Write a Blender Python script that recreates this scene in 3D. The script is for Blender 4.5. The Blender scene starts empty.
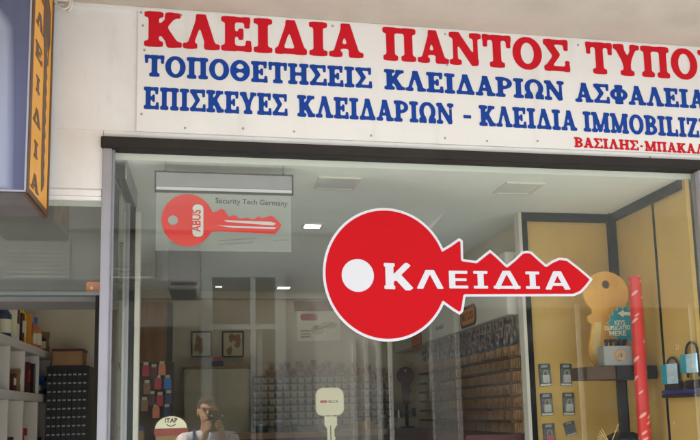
import bpy, bmesh, math, random
import numpy as np
from mathutils import Vector, Matrix
random.seed(7)
S = bpy.context.scene
COL = S.collection
# ------------------------------------------------------------------ camera
# a level facade photographed from the street; principal point is off centre (cropped photograph) -> lens shift
PP = np.array([380., 300.]); NV = np.array([212., 416.]); HV = np.array([4300., 305.])
FL = math.sqrt(-float(np.dot(NV-PP, HV-PP)))
_n = np.array([*(NV-PP)/FL, 1]); _n /= np.linalg.norm(_n)
_h = np.array([*(HV-PP)/FL, 1]); _h /= np.linalg.norm(_h)
RW = np.array([_h, _n, np.cross(_h, _n)])
DIST = 3.1; CAM = np.array([0, -DIST, 1.6])
cd = bpy.data.cameras.new('camera'); cam = bpy.data.objects.new('camera', cd); COL.objects.link(cam)
cd.sensor_width = 36; cd.lens = FL/700*36
cd.shift_x = (350-PP[0])/700; cd.shift_y = (PP[1]-220)/700
cd.clip_start = .005; cd.clip_end = 400
cam.matrix_world = Matrix.Translation(CAM) @ Matrix(((RW[0][0], -RW[0][1], -RW[0][2]), (RW[1][0], -RW[1][1], -RW[1][2]), (RW[2][0], -RW[2][1], -RW[2][2]))).to_4x4()
S.camera = cam
def at(px, py, y=0.):            # photo pixel -> point on the plane at depth y
    d = RW @ np.array([(px-PP[0])/FL, (py-PP[1])/FL, 1]); return CAM + d*((y+DIST)/d[1])
def atx(px, py, x):
    d = RW @ np.array([(px-PP[0])/FL, (py-PP[1])/FL, 1]); return CAM + d*(x/d[0])
def atz(px, py, z):
    d = RW @ np.array([(px-PP[0])/FL, (py-PP[1])/FL, 1]); return CAM + d*((z-1.6)/d[2])
# ------------------------------------------------------------------ sky, sun, exposure
SUN_EL, SUN_AZ = math.radians(48), math.radians(-74)      # azimuth clockwise from +y : sun down the street to the left
W = bpy.data.worlds.new('World'); S.world = W; W.use_nodes = True
wn = W.node_tree.nodes; sky = wn.new('ShaderNodeTexSky'); sky.sky_type = 'NISHITA'; sky.sun_disc = False
sky.sun_elevation = SUN_EL; sky.sun_rotation = SUN_AZ; sky.air_density = 1.2; sky.dust_density = 2.5
hs = wn.new('ShaderNodeHueSaturation'); hs.inputs['Saturation'].default_value = .62     # hazy, milky summer sky
W.node_tree.links.new(sky.outputs[0], hs.inputs['Color']); W.node_tree.links.new(hs.outputs[0], wn['Background'].inputs[0]); wn['Background'].inputs[1].default_value = .15
sl = bpy.data.lights.new('sun', 'SUN'); so = bpy.data.objects.new('sun', sl); COL.objects.link(so)
sl.energy = 4.2; sl.angle = math.radians(.5); sl.color = (1, .965, .92)
sd = Vector((math.sin(SUN_AZ)*math.cos(SUN_EL), math.cos(SUN_AZ)*math.cos(SUN_EL), math.sin(SUN_EL)))
so.rotation_euler = (-sd).to_track_quat('-Z', 'Y').to_euler()
S.view_settings.view_transform = 'Standard'; S.view_settings.look = 'None'; S.view_settings.gamma = 1
S.view_settings.use_curve_mapping = False
S.view_settings.exposure = 2.45
S.cycles.max_bounces = 10; S.cycles.transparent_max_bounces = 16; S.cycles.diffuse_bounces = 5
# ------------------------------------------------------------------ materials
def lin(*c):
    return tuple(((v/255)/12.92 if v/255 <= .04045 else ((v/255+.055)/1.055)**2.4) for v in c)
def grime(m, amt, scale, stretch, lo=.5, hi=.78, tint=(.62, .58, .52)):
    nt = m.node_tree; N = nt.nodes; L = nt.links; b = N['Principled BSDF']; old = b.inputs['Base Color'].links[0].from_socket
    tc = N.new('ShaderNodeTexCoord'); mp = N.new('ShaderNodeMapping'); mp.inputs['Scale'].default_value = stretch; L.new(tc.outputs['Object'], mp.inputs[0])
    nz = N.new('ShaderNodeTexNoise'); nz.inputs['Scale'].default_value = scale; nz.inputs['Detail'].default_value = 10; nz.inputs['Roughness'].default_value = .65; L.new(mp.outputs[0], nz.inputs['Vector'])
    rp = N.new('ShaderNodeValToRGB'); rp.color_ramp.elements[0].position = lo; rp.color_ramp.elements[1].position = hi; rp.color_ramp.elements[0].color = (0, 0, 0, 1); rp.color_ramp.elements[1].color = (amt, amt, amt, 1); L.new(nz.outputs[0], rp.inputs[0])
    mx = N.new('ShaderNodeMix'); mx.data_type = 'RGBA'; mx.blend_type = 'MULTIPLY'; L.new(rp.outputs[0], mx.inputs['Factor']); L.new(old, mx.inputs[6]); mx.inputs[7].default_value = (*tint, 1); L.new(mx.outputs[2], b.inputs['Base Color'])
def mat(name, col, rough=.6, metal=0, var=.08, scale=6, bump=0., bscale=40, spec=.5, stretch=None, emit=None, alpha=None):
    m = bpy.data.materials.new(name); m.use_nodes = True; nt = m.node_tree; N = nt.nodes; L = nt.links
    b = N['Principled BSDF']; b.inputs['Roughness'].default_value = rough; b.inputs['Metallic'].default_value = metal
    b.inputs['Specular IOR Level'].default_value = spec
    tc = N.new('ShaderNodeTexCoord'); mp = N.new('ShaderNodeMapping'); L.new(tc.outputs['Object'], mp.inputs[0])
    if stretch: mp.inputs['Scale'].default_value = stretch
    nz = N.new('ShaderNodeTexNoise'); nz.inputs['Scale'].default_value = scale; nz.inputs['Detail'].default_value = 6
    L.new(mp.outputs[0], nz.inputs['Vector'])
    rp = N.new('ShaderNodeValToRGB'); rp.color_ramp.elements[0].position = .3; rp.color_ramp.elements[1].position = .7
    rp.color_ramp.elements[0].color = (*[c*(1-var) for c in col], 1); rp.color_ramp.elements[1].color = (*[min(1, c*(1+var)) for c in col], 1)
    L.new(nz.outputs[0], rp.inputs[0]); L.new(rp.outputs[0], b.inputs['Base Color'])
    if bump:
        n2 = N.new('ShaderNodeTexNoise'); n2.inputs['Scale'].default_value = bscale; n2.inputs['Detail'].default_value = 5
        L.new(mp.outputs[0], n2.inputs['Vector'])
        bp = N.new('ShaderNodeBump'); bp.inputs['Strength'].default_value = bump; bp.inputs['Distance'].default_value = .01
        L.new(n2.outputs[0], bp.inputs['Height']); L.new(bp.outputs[0], b.inputs['Normal'])
    if emit: b.inputs['Emission Color'].default_value = (*col, 1); b.inputs['Emission Strength'].default_value = emit
    if alpha is not None: b.inputs['Alpha'].default_value = alpha
    return m
def glassmat(name, tint, f0=.04, rough=0., dust=0.):
    # architectural glass: transparent plus a Schlick reflection worked out from the angle (no refraction)
    m = bpy.data.materials.new(name); m.use_nodes = True; nt = m.node_tree; N = nt.nodes; L = nt.links
    N.remove(N['Principled BSDF']); out = N['Material Output']
    g = N.new('ShaderNodeNewGeometry'); dot = N.new('ShaderNodeVectorMath'); dot.operation = 'DOT_PRODUCT'
    L.new(g.outputs['Incoming'], dot.inputs[0]); L.new(g.outputs['Normal'], dot.inputs[1])
    a = N.new('ShaderNodeMath'); a.operation = 'ABSOLUTE'; L.new(dot.outputs['Value'], a.inputs[0])
    s = N.new('ShaderNodeMath'); s.operation = 'SUBTRACT'; s.inputs[0].default_value = 1; L.new(a.outputs[0], s.inputs[1])
    p = N.new('ShaderNodeMath'); p.operation = 'POWER'; p.inputs[1].default_value = 5; L.new(s.outputs[0], p.inputs[0])
    q = N.new('ShaderNodeMath'); q.operation = 'MULTIPLY_ADD'; q.inputs[1].default_value = 1-f0; q.inputs[2].default_value = f0
    L.new(p.outputs[0], q.inputs[0])
    t = N.new('ShaderNodeBsdfTransparent'); t.inputs[0].default_value = (*tint, 1)
    gl = N.new('ShaderNodeBsdfGlossy'); gl.inputs['Roughness'].default_value = rough
    mx = N.new('ShaderNodeMixShader'); L.new(q.outputs[0], mx.inputs[0]); L.new(t.outputs[0], mx.inputs[1]); L.new(gl.outputs[0], mx.inputs[2])
    if dust:
        tc = N.new('ShaderNodeTexCoord'); mp = N.new('ShaderNodeMapping'); mp.inputs['Rotation'].default_value = (0, .5, 0); mp.inputs['Scale'].default_value = (1, 1, 3.5); L.new(tc.outputs['Object'], mp.inputs[0])
        nz = N.new('ShaderNodeTexNoise'); nz.inputs['Scale'].default_value = 2.2; nz.inputs['Detail'].default_value = 9; nz.inputs['Roughness'].default_value = .7; nz.inputs['Distortion'].default_value = .8; L.new(mp.outputs[0], nz.inputs['Vector'])
        rp = N.new('ShaderNodeValToRGB'); rp.color_ramp.elements[0].position = .42; rp.color_ramp.elements[0].color = (0, 0, 0, 1); rp.color_ramp.elements[1].position = .8; rp.color_ramp.elements[1].color = (dust, dust, dust, 1); L.new(nz.outputs[0], rp.inputs[0])
        df = N.new('ShaderNodeBsdfDiffuse'); df.inputs[0].default_value = (.6, .6, .56, 1); m2 = N.new('ShaderNodeMixShader'); L.new(rp.outputs[0], m2.inputs[0]); L.new(mx.outputs[0], m2.inputs[1]); L.new(df.outputs[0], m2.inputs[2]); mx = m2
    L.new(mx.outputs[0], out.inputs[0]); return m
def sheetmat(name, col, a):
    m = mat(name, col, .35, var=.05, scale=8); m.node_tree.nodes['Principled BSDF'].inputs['Alpha'].default_value = a; return m
M = dict(
 wall=mat('white_plaster', lin(222, 221, 219), .8, var=.035, scale=3, bump=.06, bscale=90),
 panel=mat('painted_board', lin(222, 220, 216), .6, var=.03, scale=2.5, stretch=(1, 1, .4)),
 soffit=mat('soffit_plaster', lin(182, 172, 157), .85, var=.05, scale=4, bump=.15, bscale=70),
 banner=mat('vinyl_banner', lin(220, 217, 213), .5, var=.02, scale=2, bump=.25, bscale=3.5, stretch=(1, 1, 2.2)),
 red=mat('red_vinyl_lettering', lin(190, 18, 34), .5, var=.05, scale=5, spec=.2),
 blue=mat('blue_vinyl_lettering', lin(16, 60, 142), .5, var=.06, scale=5, spec=.2),
 skred=mat('red_sticker_vinyl', lin(184, 4, 17), .45, var=.03, scale=4, spec=.15),
 skwhite=mat('white_sticker_vinyl', lin(202, 199, 200), .4, var=.02, scale=4),
 brown=mat('dark_bronze_frame', lin(42, 37, 34), .65, spec=.25, var=.15, scale=9, bump=.1),
 alu=mat('grey_lilac_aluminium', lin(146, 142, 146), .5, metal=.1, var=.05, scale=8),
 black=mat('black_trim', lin(27, 24, 22), .8, spec=.1, var=.15, scale=12),
 darkplastic=mat('dark_plastic', lin(34, 33, 36), .4, var=.15, scale=14),
 steel=mat('brushed_steel', lin(170, 170, 172), .3, metal=.9, var=.1, scale=30),
 ceil=mat('ceiling_paint', lin(226, 228, 220), .8, var=.02, scale=2),
 inwall=mat('interior_wall', lin(200, 186, 162), .8, var=.04, scale=2.5),
 white=mat('white_laminate', lin(214, 205, 194), .5, var=.03, scale=4),
 wood=mat('brown_wood_veneer', lin(170, 120, 72), .5, var=.2, scale=5, stretch=(7, 7, .6)),
 yellow=mat('tan_yellow_board', lin(207, 168, 94), .55, var=.04, scale=3, stretch=(1, 1, .5)),
 signyellow=mat('yellow_sign_face', lin(232, 160, 26), .4, var=.06, scale=4),
 signbrown=mat('brown_sign_print', lin(92, 62, 40), .5, var=.15, scale=9),
 signblue=mat('blue_painted_sign_side', lin(70, 73, 98), .45, var=.1, scale=3, stretch=(6, 1, .5)),
 signmid=mat('painted_half_light_blue', lin(100, 106, 142), .45, var=.1, scale=3, stretch=(6, 1, .5)),  # mid and pale tones for the light painted on the blue side
 signpale=mat('painted_pale_light_blue', lin(136, 141, 166), .45, var=.08, scale=3, stretch=(6, 1, .5)),
 signunder=mat('dirty_grey_sign_underside', lin(92, 84, 82), .85, var=.22, scale=9, bump=.15),
 gold=mat('golden_plywood', lin(230, 170, 82), .38, var=.16, scale=4, stretch=(1, 1, 1.6)),
 goldedge=mat('pale_plywood_edge', lin(222, 188, 122), .6, var=.08, scale=12),
 teal=mat('teal_card', lin(36, 150, 166), .5, var=.06, scale=6),
 cream=mat('cream_card', lin(232, 222, 190), .6, var=.04, scale=6),
 grey=mat('grey_painted_metal', lin(158, 156, 152), .45, var=.06, scale=8),
 midgrey=mat('mid_grey_board', lin(96, 92, 88), .6, var=.08, scale=5),
 dullgreen=mat('dark_grey_green_panel', lin(86, 92, 88), .55, var=.06, scale=3),
 redwrap=None, brass=mat('brass_key_blank', lin(206, 158, 112), .4, metal=.15, var=.25, scale=30),
 nickel=mat('nickel_key_blank', lin(176, 156, 124), .4, metal=.15, var=.2, scale=30),
 cardb=mat('brown_cardboard', lin(150, 114, 76), .8, var=.12, scale=9),
 orange=mat('orange_print', lin(214, 140, 44), .5, var=.06), bluepack=mat('blue_pack', lin(30, 110, 190), .45, var=.1, scale=14),
 yellowpack=mat('yellow_pack', lin(228, 190, 40), .45, var=.08, scale=14), dullred=mat('dull_red_card', lin(150, 62, 48), .6, var=.1), redpack=mat('red_pack', lin(178, 34, 38), .45, var=.1, scale=14),
 greypack=mat('pale_pinkish_card', lin(150, 134, 124), .5, var=.4, scale=30), maroon=mat('maroon_pack', lin(86, 34, 36), .5, var=.12, scale=14), pinkpack=mat('salmon_pack', lin(214, 130, 90), .5, var=.1, scale=14),
 railblue=mat('blue_rail', lin(34, 52, 120), .4, var=.1), palemetal=mat('satin_padlock_metal', lin(196, 194, 188), .35, metal=.3, var=.12, scale=20), dimbeige=mat('dull_beige_board', lin(192, 180, 152), .6, var=.06), dimbrown=mat('dim_brown_board', lin(84, 64, 50), .8, var=.2), navy=mat('navy_card', lin(52, 66, 96), .5, var=.12, scale=14), lightblue=mat('pale_blue_card', lin(176, 208, 222), .45, var=.2, scale=20),
 blisterback=mat('grey_blue_blister_card', lin(76, 80, 86), .45, var=.35, scale=45),
 clear=sheetmat('clear_blister_plastic', lin(220, 224, 228), .14),
 film=sheetmat('clear_acrylic_sheet', lin(214, 216, 208), .13),
 absred=mat('orange_red_print', lin(216, 30, 20), .45, var=.03, scale=4),
 greytext=mat('dark_grey_print', lin(62, 60, 60), .6), faint=mat('faint_grey_ink', lin(140, 136, 130), .6),
 purple=mat('plum_brown_board', lin(96, 60, 66), .5, var=.08, scale=5),
 lamp=mat('lit_diffuser', (1, .98, .92), .5, emit=1.6), lampoff=mat('unlit_diffuser', lin(206, 207, 202), .4, var=.03),
 pave=mat('concrete_paving', lin(174, 173, 170), .85, var=.12, scale=3, bump=.2, bscale=20),
 asphalt=mat('asphalt', (.06, .06, .06), .9, var=.2, scale=30, bump=.4, bscale=120), line=mat('road_paint', lin(210, 208, 200), .7, var=.1, scale=12),
 streetback=mat('street_back_render', lin(150, 148, 140), .85, var=.04, scale=.6), street=mat('street_render', lin(196, 192, 182), .8, var=.06, scale=2), streetgrey=mat('street_grey_render', lin(126, 128, 122), .8, var=.08, scale=2),
 shutter=mat('pale_shutters', lin(190, 185, 168), .6, var=.05, scale=4), awning=mat('awning_cloth', lin(92, 88, 82), .8, var=.1, scale=4, stretch=(5, 1, 1)),
 streetbrown=mat('street_brown_door', lin(120, 92, 74), .6, var=.1, scale=4), darkglass=mat('dark_shop_glass', lin(40, 44, 46), .08, var=.1),
 paleframe=mat('pale_blue_frame', lin(150, 154, 154), .5, var=.04),
 strapblue=mat('navy_strap', lin(48, 60, 104), .8), skin=mat('skin', lin(196, 146, 118), .5, var=.06, scale=12), hair=mat('short_dark_hair', lin(86, 68, 50), .8, var=.3, scale=60, bump=.6, bscale=160),
 shirt=mat('white_blue_cotton', lin(226, 228, 236), .85, var=.04, scale=14, bump=.3, bscale=30), trousers=mat('navy_cotton', lin(54, 60, 84), .85, var=.12, scale=20),
 shoe=mat('shoe_canvas', lin(200, 200, 200), .7), lip=mat('lips', lin(160, 96, 86), .5), eye=mat('eye_dark', lin(40, 32, 28), .2), eyew=mat('eye_white', lin(226, 222, 216), .3),
 glass=glassmat('window_glass', (.955, .972, .95), .042, dust=.022), cabglass=glassmat('cabinet_glass', (.95, .985, .96), .03),
 rubber=mat('black_rubber', lin(30, 29, 30), .7),
)
def wrapmat():      # red foil with slanted white dashes, printed round the roll
    m = mat('red_printed_wrap', lin(220, 50, 46), .38, var=.08); nt = m.node_tree; N = nt.nodes; L = nt.links
    tc = N.new('ShaderNodeTexCoord'); sx = N.new('ShaderNodeSeparateXYZ'); L.new(tc.outputs['Object'], sx.inputs[0])
    an = N.new('ShaderNodeMath'); an.operation = 'ARCTAN2'; L.new(sx.outputs[0], an.inputs[0]); L.new(sx.outputs[1], an.inputs[1])
    cb = N.new('ShaderNodeCombineXYZ')
    m1 = N.new('ShaderNodeMath'); m1.operation = 'MULTIPLY'; m1.inputs[1].default_value = .03; L.new(an.outputs[0], m1.inputs[0])
    L.new(m1.outputs[0], cb.inputs[0]); L.new(sx.outputs[2], cb.inputs[1])
    mp = N.new('ShaderNodeMapping'); mp.inputs['Scale'].default_value = (13, 40, 1); m0 = N.new('ShaderNodeMapping'); m0.inputs['Rotation'].default_value = (0, 0, math.radians(35)); L.new(cb.outputs[0], m0.inputs[0])
    L.new(m0.outputs[0], mp.inputs[0])
    vo = N.new('ShaderNodeTexVoronoi'); vo.inputs['Scale'].default_value = 1.0; vo.inputs['Randomness'].default_value = .8; L.new(mp.outputs[0], vo.inputs['Vector'])
    rp = N.new('ShaderNodeValToRGB'); rp.color_ramp.elements[0].position = .26; rp.color_ramp.elements[0].color = (1, 1, 1, 1)
    rp.color_ramp.elements[1].position = .33; rp.color_ramp.elements[1].color = (0, 0, 0, 1); L.new(vo.outputs['Distance'], rp.inputs[0])
    b = N['Principled BSDF']; old = b.inputs['Base Color'].links[0].from_socket
    mx = N.new('ShaderNodeMix'); mx.data_type = 'RGBA'; L.new(rp.outputs[0], mx.inputs['Factor']); L.new(old, mx.inputs[6]); mx.inputs[7].default_value = (*lin(238, 170, 160), 1)
    L.new(mx.outputs[2], b.inputs['Base Color']); return m
M['redwrap'] = wrapmat()
grime(M['wall'], .35, 3, (1, 1, .6)); grime(M['wall'], .3, 14, (1, 1, .25), .55, .8); grime(M['panel'], .35, 4, (1, 1, .35)); grime(M['soffit'], .45, 3, (1, 1, 1), .45)
grime(M['banner'], .35, 9, (1, 1, .12), .55, .85); grime(M['banner'], .25, 2.2, (1, 1, 1), .5, .8); grime(M['yellow'], .3, 5, (1, 1, .3)); grime(M['skred'], .25, 4, (1, 1, 1), .5, .85, (.8, .7, .7))
grime(M['ceil'], .2, 2, (1, 1, 1)); grime(M['brown'], .5, 12, (.3, 1, 1), .5, .8, (1.9, 1.8, 1.7)); grime(M['signyellow'], .3, 9, (1, 1, .2)); grime(M['gold'], .5, 6, (3, 1, .5), .45, .75, (.78, .66, .5))
# ------------------------------------------------------------------ mesh helpers
ROOT = {}
class G:
    """collects shapes, then links them as ONE mesh object"""
    def __init__(s): s.v = []; s.f = []; s.mi = []; s.sm = []; s.cm = 0
    def add(s, vs, fs, smooth=False):
        o = len(s.v); s.v += [tuple(map(float, p)) for p in vs]; s.f += [tuple(i+o for i in f) for f in fs]
        s.mi += [s.cm]*len(fs); s.sm += [smooth]*len(fs); return s
    def slot(s, i): s.cm = i; return s
    def box(s, x0, x1, y0, y1, z0, z1, bev=0):
        if bev:
            bm = bmesh.new(); bmesh.ops.create_cube(bm, size=1)
            for v in bm.verts: v.co = Vector((x0+(v.co.x+.5)*(x1-x0), y0+(v.co.y+.5)*(y1-y0), z0+(v.co.z+.5)*(z1-z0)))
            bmesh.ops.bevel(bm, geom=bm.edges[:], offset=bev, segments=2, affect='EDGES')
            bm.verts.index_update(); s.add([v.co for v in bm.verts], [[v.index for v in f.verts] for f in bm.faces]); bm.free(); return s
        vs = [(x, y, z) for x in (x0, x1) for y in (y0, y1) for z in (z0, z1)]
        return s.add(vs, [(0, 1, 3, 2), (4, 6, 7, 5), (0, 4, 5, 1), (2, 3, 7, 6), (0, 2, 6, 4), (1, 5, 7, 3)])
    def cyl(s, p0, p1, r0, r1=None, n=14, caps=True, ry=1.):
        p0, p1 = Vector(p0), Vector(p1); r1 = r0 if r1 is None else r1; d = (p1-p0).normalized()
        a = d.orthogonal().normalized(); b = d.cross(a); vs = []
        for p, r in ((p0, r0), (p1, r1)):
            for k in range(n):
                t = 2*math.pi*k/n; vs.append(p+a*(r*math.cos(t))+b*(r*ry*math.sin(t)))
        s.add(vs, [(k, (k+1) % n, n+(k+1) % n, n+k) for k in range(n)], True)
        if caps: s.add(vs, [tuple(range(n))[::-1], tuple(range(n, 2*n))])
        return s
    def tube(s, pts, r, n=8):
        pts = [Vector(p) for p in pts]; rings = []; vs = []; up = None
        for i, p in enumerate(pts):
            d = (pts[min(i+1, len(pts)-1)]-pts[max(i-1, 0)]).normalized()
            a = d.orthogonal().normalized() if up is None else (up-d*up.dot(d)).normalized(); up = a; b = d.cross(a)
            vs += [p+a*(r*math.cos(2*math.pi*k/n))+b*(r*math.sin(2*math.pi*k/n)) for k in range(n)]
        fs = [(i*n+k, i*n+(k+1) % n, (i+1)*n+(k+1) % n, (i+1)*n+k) for i in range(len(pts)-1) for k in range(n)]
        s.add(vs, fs, True); return s.add(vs, [tuple(range(n))[::-1], tuple(range(len(vs)-n, len(vs)))])
    def ell(s, c, r, nu=16, nv=10):
        vs = []; fs = []
        for j in range(nv+1):
            for i in range(nu):
                a, b = 2*math.pi*i/nu, math.pi*j/nv; vs.append((c[0]+r[0]*math.cos(a)*math.sin(b), c[1]+r[1]*math.sin(a)*math.sin(b), c[2]+r[2]*math.cos(b)))
        for j in range(nv):
            for i in range(nu): fs.append((j*nu+i, (j+1)*nu+i, (j+1)*nu+(i+1) % nu, j*nu+(i+1) % nu))
        return s.add(vs, fs, True)
    def prism(s, uv, fn, t):          # polygon outline (u,v) -> solid; fn(u,v,w) gives the world point, thickness along w
        n = len(uv); vs = [fn(u, v, 0) for u, v in uv]+[fn(u, v, t) for u, v in uv]
        return s.add(vs, [tuple(range(n)), tuple(range(n, 2*n))[::-1]]+[(k, n+k, n+(k+1) % n, (k+1) % n) for k in range(n)])
    def flat(s, vf, fn): vs, fs = vf; return s.add([fn(u, v) for u, v in vs], fs)
    def build(s, name, m, parent=None):
        off = np.zeros(3)
        vs = np.array(s.v)
        if parent is not None: off = ROOT[parent.name]
        else: off = np.array([(vs[:, 0].min()+vs[:, 0].max())/2, (vs[:, 1].min()+vs[:, 1].max())/2, vs[:, 2].min()])
        me = bpy.data.meshes.new(name); me.from_pydata([tuple(p) for p in vs-off], [], s.f)
        for q in (m if isinstance(m, (list, tuple)) else [m]): me.materials.append(M[q] if isinstance(q, str) else q)
        me.polygons.foreach_set('material_index', s.mi); me.polygons.foreach_set('use_smooth', s.sm)
        bm = bmesh.new(); bm.from_mesh(me); bmesh.ops.recalc_face_normals(bm, faces=bm.faces[:]); bm.to_mesh(me); bm.free()
        o = bpy.data.objects.new(name, me); COL.objects.link(o)
        if parent is not None: o.parent = parent
        else: o.location = off
        ROOT[o.name] = off; return o
def tag(o, label=None, cat=None, group=None, kind=None):
    for k, v in (('label', label), ('category', cat), ('group', group), ('kind', kind)):
        if v: o[k] = v
    return o
def thing(name, loc, label, cat, group=None):
    o = bpy.data.objects.new(name, None); o.empty_display_size = .1; COL.objects.link(o); o.location = [float(c) for c in loc]
    ROOT[o.name] = np.array(loc, float); return tag(o, label, cat, group)
def dup(o, delta, label=None, parent=None):
    c = o.copy(); COL.objects.link(c)
    if parent is None: c.location = Vector(o.location)+Vector(delta)
    else: c.parent = parent
    if label and parent is None: c['label'] = label
    for ch in list(o.children): dup(ch, delta, None, c)
    return c
XZ = lambda y: (lambda u, v, w=0: (u, y+w, v))
YZ = lambda x, s=1: (lambda u, v, w=0: (x+w, s*u, v))
# ---------------- filled outlines from distance fields (letters, stickers): marching squares
def msq(F, x0, x1, y0, y1, h):
    nx, ny = int(math.ceil((x1-x0)/h)), int(math.ceil((y1-y0)/h)); xs = x0+h*np.arange(nx+1); ys = y0+h*np.arange(ny+1)
    X, Y = np.meshgrid(xs, ys); D = F(X, Y); I = D < 0; V = []; FS = []; cache = {}
    def vid(x, y):
        k = (round(x, 7), round(y, 7))
        if k not in cache: cache[k] = len(V); V.append((x, y))
        return cache[k]
    full = I[:-1, :-1] & I[1:, :-1] & I[:-1, 1:] & I[1:, 1:]; anyi = I[:-1, :-1] | I[1:, :-1] | I[:-1, 1:] | I[1:, 1:]
    for j in range(ny):
        i = 0
        while i < nx:
            if full[j, i]:
                k = i
                while k < nx and full[j, k]: k += 1
                FS.append((vid(xs[i], ys[j]), vid(xs[k], ys[j]), vid(xs[k], ys[j+1]), vid(xs[i], ys[j+1]))); i = k; continue
            if anyi[j, i]:
                c = [(i, j), (i+1, j), (i+1, j+1), (i, j+1)]; P = []
                for a in range(4):
                    (ia, ja), (ib, jb) = c[a], c[(a+1) % 4]; da, db = D[ja, ia], D[jb, ib]
                    if da < 0: P.append((xs[ia], ys[ja]))
                    if (da < 0) != (db < 0):
                        t = da/(da-db); P.append((xs[ia]+t*(xs[ib]-xs[ia]), ys[ja]+t*(ys[jb]-ys[ja])))
                ids = []
                for p in P:
                    q = vid(*p)
                    if q not in ids: ids.append(q)
                if len(ids) > 2: FS.append(tuple(ids))
            i += 1
    return V, FS
def sd_seg(X, Y, a, b, w, r=.03):
    (x0, y0), (x1, y1) = a, b; L = math.hypot(x1-x0, y1-y0); cx, cy = (x0+x1)/2, (y0+y1)/2; ux, uy = (x1-x0)/L, (y1-y0)/L
    U = np.abs((X-cx)*ux+(Y-cy)*uy)-(L/2-r); Vv = np.abs(-(X-cx)*uy+(Y-cy)*ux)-(w/2-r)
    return np.hypot(np.maximum(U, 0), np.maximum(Vv, 0))+np.minimum(np.maximum(U, Vv), 0)-r
def sd_ell(X, Y, cx, cy, rx, ry): return (np.hypot((X-cx)/rx, (Y-cy)/ry)-1)*min(rx, ry)
def sd_poly(X, Y, P):
    d = np.full(X.shape, 1e9); s = np.ones(X.shape); n = len(P)
    for i in range(n):
        ax, ay = P[i]; bx, by = P[i-1]; ex, ey = bx-ax, by-ay; wx, wy = X-ax, Y-ay
        t = np.clip((wx*ex+wy*ey)/(ex*ex+ey*ey), 0, 1); d = np.minimum(d, (wx-ex*t)**2+(wy-ey*t)**2)
        c = (Y >= ay).astype(int)+(Y < by)+(ex*wy > ey*wx); s = np.where((c == 3) | (c == 0), -s, s)
    return s*np.sqrt(d)
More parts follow.
